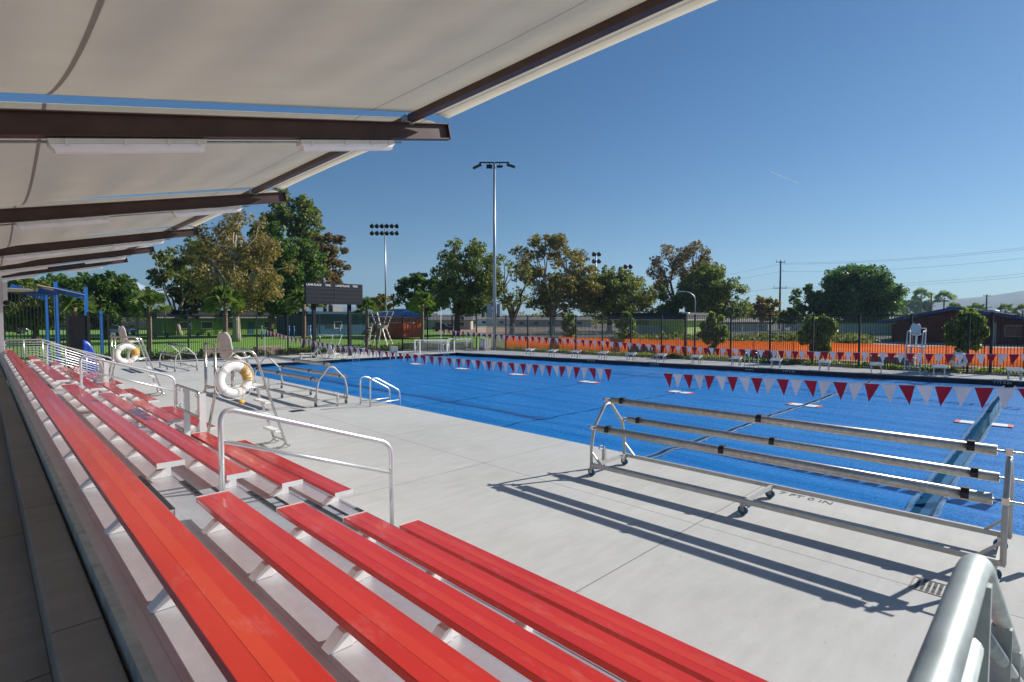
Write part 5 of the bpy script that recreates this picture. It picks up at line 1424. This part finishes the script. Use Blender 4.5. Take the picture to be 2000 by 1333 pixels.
# grey corner column with loudspeaker at the far left edge
x, z = onY(4, 560, 28.2)
t = thing('grey_column', (x, 28.2, 0), 'pale grey steel column with junction box at the left frame edge', 'column')
m_ = MB(); m_.box((-.16, -.1, 0), (.0, .1, 5.0)); m_.build('shaft', M['rail'], t); m_ = MB(); m_.box((.003, -.15, 3.2), (.14, .15, 4.1)); m_.build('junction_box', M['alu_pale'], t)
m_ = MB(); m_.sphere((.10, -.15, 3.3), .10, 10, 7); m_.build('loudspeaker', M['black'], t)

# cones & cars
for px, py, lab in ((1662, 662, 'orange traffic cone in the field left of the green screen'), (1748, 664, 'orange traffic cone in the field near the round tree')):
    x, y = G(px, py); t = thing('traffic_cone', (x, y, 0), lab, 'traffic cone', 'traffic cones in the field')
    m_ = MB(); m_.tube([(0,0,.03), (0,0,.7)], [.17, .03], 12); m_.build('cone', simple('cone_orange', (.8,.10,.02), .5), t); m_ = MB(); m_.box((-.22,-.22,0), (.22,.22,.03)); m_.build('base', M['black'], t)
    m_ = MB(); m_.tube([(0,0,.36), (0,0,.48)], [.105, .08], 12); m_.build('stripe', M['text_white'], t)
def car(px, D, mat, label, rz=HEAD-pi/2):
    x, y = AD(px, D); t = thing('parked_car', (x, y, 0), label, 'car', 'cars parked beyond the field', rz)
    m_ = MB(); m_.prism([(-2.1,-.85,.35), (2.15,-.85,.35), (2.2,-.85,.75), (1.9,-.85,.92), (1.1,-.85,.98), (-1.5,-.85,1.0), (-2.1,-.85,.95)], (0,1.7,0)); m_.build('body', mat, t, bevel=.05)
    m_ = MB(); m_.prism([(-1.6,-.72,1.0), (1.0,-.72,.985), (.45,-.72,1.45), (-1.1,-.72,1.48)], (0,1.44,0)); cb = m_.build('cabin', M['glass'], t)
    m_ = MB(); m_.prism([(-1.05,-.70,1.483), (.42,-.70,1.455), (.3,-.70,1.50), (-.9,-.70,1.52)], (0,1.4,0)); m_.build('roof', mat, t)
    for sx in (-1.35, 1.4):
        for sy in (-.86, .70): m_ = MB(); m_.cyl((sx, sy, .33), (sx, sy+.16, .33), .33, 14); m_.build('wheel', M['black'], t)
    return t
car(877, 118, M['car_white'], 'white car parked beyond the field left of the oak trunk')
car(866, 112, M['car_dark'], 'dark car parked just left of the white car')
car(237, 88, M['car_white'], 'white car parked behind the picnic shelter columns')
car(20, 92, M['car_dark'], 'dark car parked at the far left beyond the tall fence', .3)

# ------------------------------------------------------------------ hills and mountain
def ridge(name, pts, D, mat, seed, rough, label=None, depth=.35, ny=14):
    rnd = np.random.default_rng(seed)
    pxs = np.arange(pts[0][0], pts[-1][0]+1, 4.0); yy = np.interp(pxs, [p[0] for p in pts], [p[1] for p in pts])
    n = len(pxs); nz = np.zeros(n)
    for o_ in (2, 4, 8, 16, 32): nz += np.interp(np.arange(n), np.linspace(0, n, n//max(1, 64//o_)+2), rnd.normal(size=n//max(1, 64//o_)+2))*rough/o_**.8
    vs = []
    lat = [rnd.normal(size=n)*0 for _ in range(ny+1)]
    field = rnd.normal(size=(ny+1, n//6+2))
    for j in range(ny+1):
        f = j/ny; Dj = D*(1-depth*(1-f)); fl = np.interp(np.arange(n), np.linspace(0, n, n//6+2), field[j])
        for i in range(n):
            H_ = max(0, (622-yy[i]+nz[i])/FPX*D); x, y = AD(pxs[i], Dj)
            vs.append((x, y, -5 + (H_+5)*f**.8 + fl[i]*rough*D/FPX*1.3*(1-f)*f*3))
    m_ = MB(); m_.add(vs, [(j*n+i, j*n+i+1, (j+1)*n+i+1, (j+1)*n+i) for j in range(ny) for i in range(n-1)], True)
    return struct(m_.build(name, mat), label)
hm = ground_mat('hill_scrub', [(.02,.045,.065), (.035,.065,.085), (.06,.08,.095)], .02)
sm_, nt, b = new_mat('snowy_rock')
sep = nt.nodes.new('ShaderNodeSeparateXYZ'); nt.links.new(mapping(nt), sep.inputs[0])
nn = noise(nt, mapping(nt), .012, 8, .7)
hh = math_n(nt, 'ADD', math_n(nt, 'DIVIDE', sep.outputs[2], 330.0), math_n(nt, 'MULTIPLY', nn, .75))
nt.links.new(ramp(nt, hh, [(.0, (.07,.085,.11)), (1.03, (.10,.11,.13)), (1.10, (.46,.49,.54))][:3]), b.inputs['Base Color']); b.inputs['Roughness'].default_value = .9
for e, p in zip(nt.nodes['Color Ramp'].color_ramp.elements if 'Color Ramp' in nt.nodes else [], (0, .86, .94)): e.position = p
ridge('mountain', [(-700, 610), (-300, 600), (0, 585), (120, 560), (195, 543), (215, 539), (240, 545), (268, 550), (300, 562), (345, 585), (420, 590), (500, 596), (640, 592), (690, 596), (760, 612), (860, 622)], 4300, sm_, 3, 5)
ridge('hill', [(1690, 622), (1735, 602), (1761, 589), (1800, 584), (1857, 582), (1890, 580), (1930, 577), (1970, 571), (2040, 561), (2300, 550), (2700, 560)], 1900, hm, 5, 1.6)
ridge('small_hill', [(900, 622), (925, 610), (942, 603), (955, 606), (972, 612), (1000, 616), (1200, 616), (1500, 618), (1760, 620)], 2600, hm, 6, .6)

# thin aircraft trail high up
m_ = MB(); D_ = 3000
m_.bar(Vector((*AD(1500, D_), ZD(340, D_))), Vector((*AD(1552, D_), ZD(361, D_))), 2.0, 2.0); o = m_.build('contrail', cloth_mat('ice_trail', (.97,.97,.97), .5)); tag(o, 'short thin white aircraft trail high in the blue sky', 'contrail')

# ------------------------------------------------------------------ haze box
hz = bpy.data.materials.new('haze_air'); hz.use_nodes = True; nt = hz.node_tree; nt.nodes.clear()
out = nt.nodes.new('ShaderNodeOutputMaterial'); pv = nt.nodes.new('ShaderNodeVolumePrincipled')
pv.inputs['Color'].default_value = (.50,.74,1.0,1); pv.inputs['Density'].default_value = .00017; pv.inputs['Anisotropy'].default_value = .2
nt.links.new(pv.outputs[0], out.inputs['Volume'])
m_ = MB(); m_.box((-3500, -3500, -8), (5200, 5200, 480)); o = m_.build('haze', hz); o['kind'] = 'stuff'; o['label'] = 'thin blue haze in the far air'; o['category'] = 'haze'

# ------------------------------------------------------------------ sun, sky
sv = Vector((1.60, -.64, 1.0)).normalized()
el = math.asin(sv.z); az = math.atan2(sv.x, sv.y)
ld = bpy.data.lights.new('sun', 'SUN'); ld.energy = 5.0; ld.angle = radians(.5); ld.color = (1, .955, .89)
lo = bpy.data.objects.new('sun', ld); COL.objects.link(lo); lo.rotation_euler = sv.to_track_quat('Z', 'Y').to_euler()
wd = bpy.data.worlds.new('World'); S.world = wd; wd.use_nodes = True; nt = wd.node_tree
sk = nt.nodes.new('ShaderNodeTexSky'); sk.sky_type = 'NISHITA'; sk.sun_disc = False; sk.sun_elevation = el; sk.sun_rotation = az
sk.air_density = 1.0; sk.dust_density = .35; sk.ozone_density = 3.2; sk.altitude = 300
hs = nt.nodes.new('ShaderNodeHueSaturation'); hs.inputs['Saturation'].default_value = 1.30; nt.links.new(sk.outputs[0], hs.inputs['Color'])
nt.links.new(mixc(nt, 1.0, hs.outputs[0], (.74, .97, 1.10), 'MULTIPLY'), nt.nodes['Background'].inputs[0]); nt.nodes['Background'].inputs[1].default_value = .044
S.view_settings.view_transform = 'Standard'; S.view_settings.look = 'None'; S.view_settings.exposure = .60; S.view_settings.gamma = 1
S.cycles.max_bounces = 8; S.cycles.transparent_max_bounces = 16; S.cycles.volume_bounces = 0
S.cycles.sample_clamp_indirect = 6
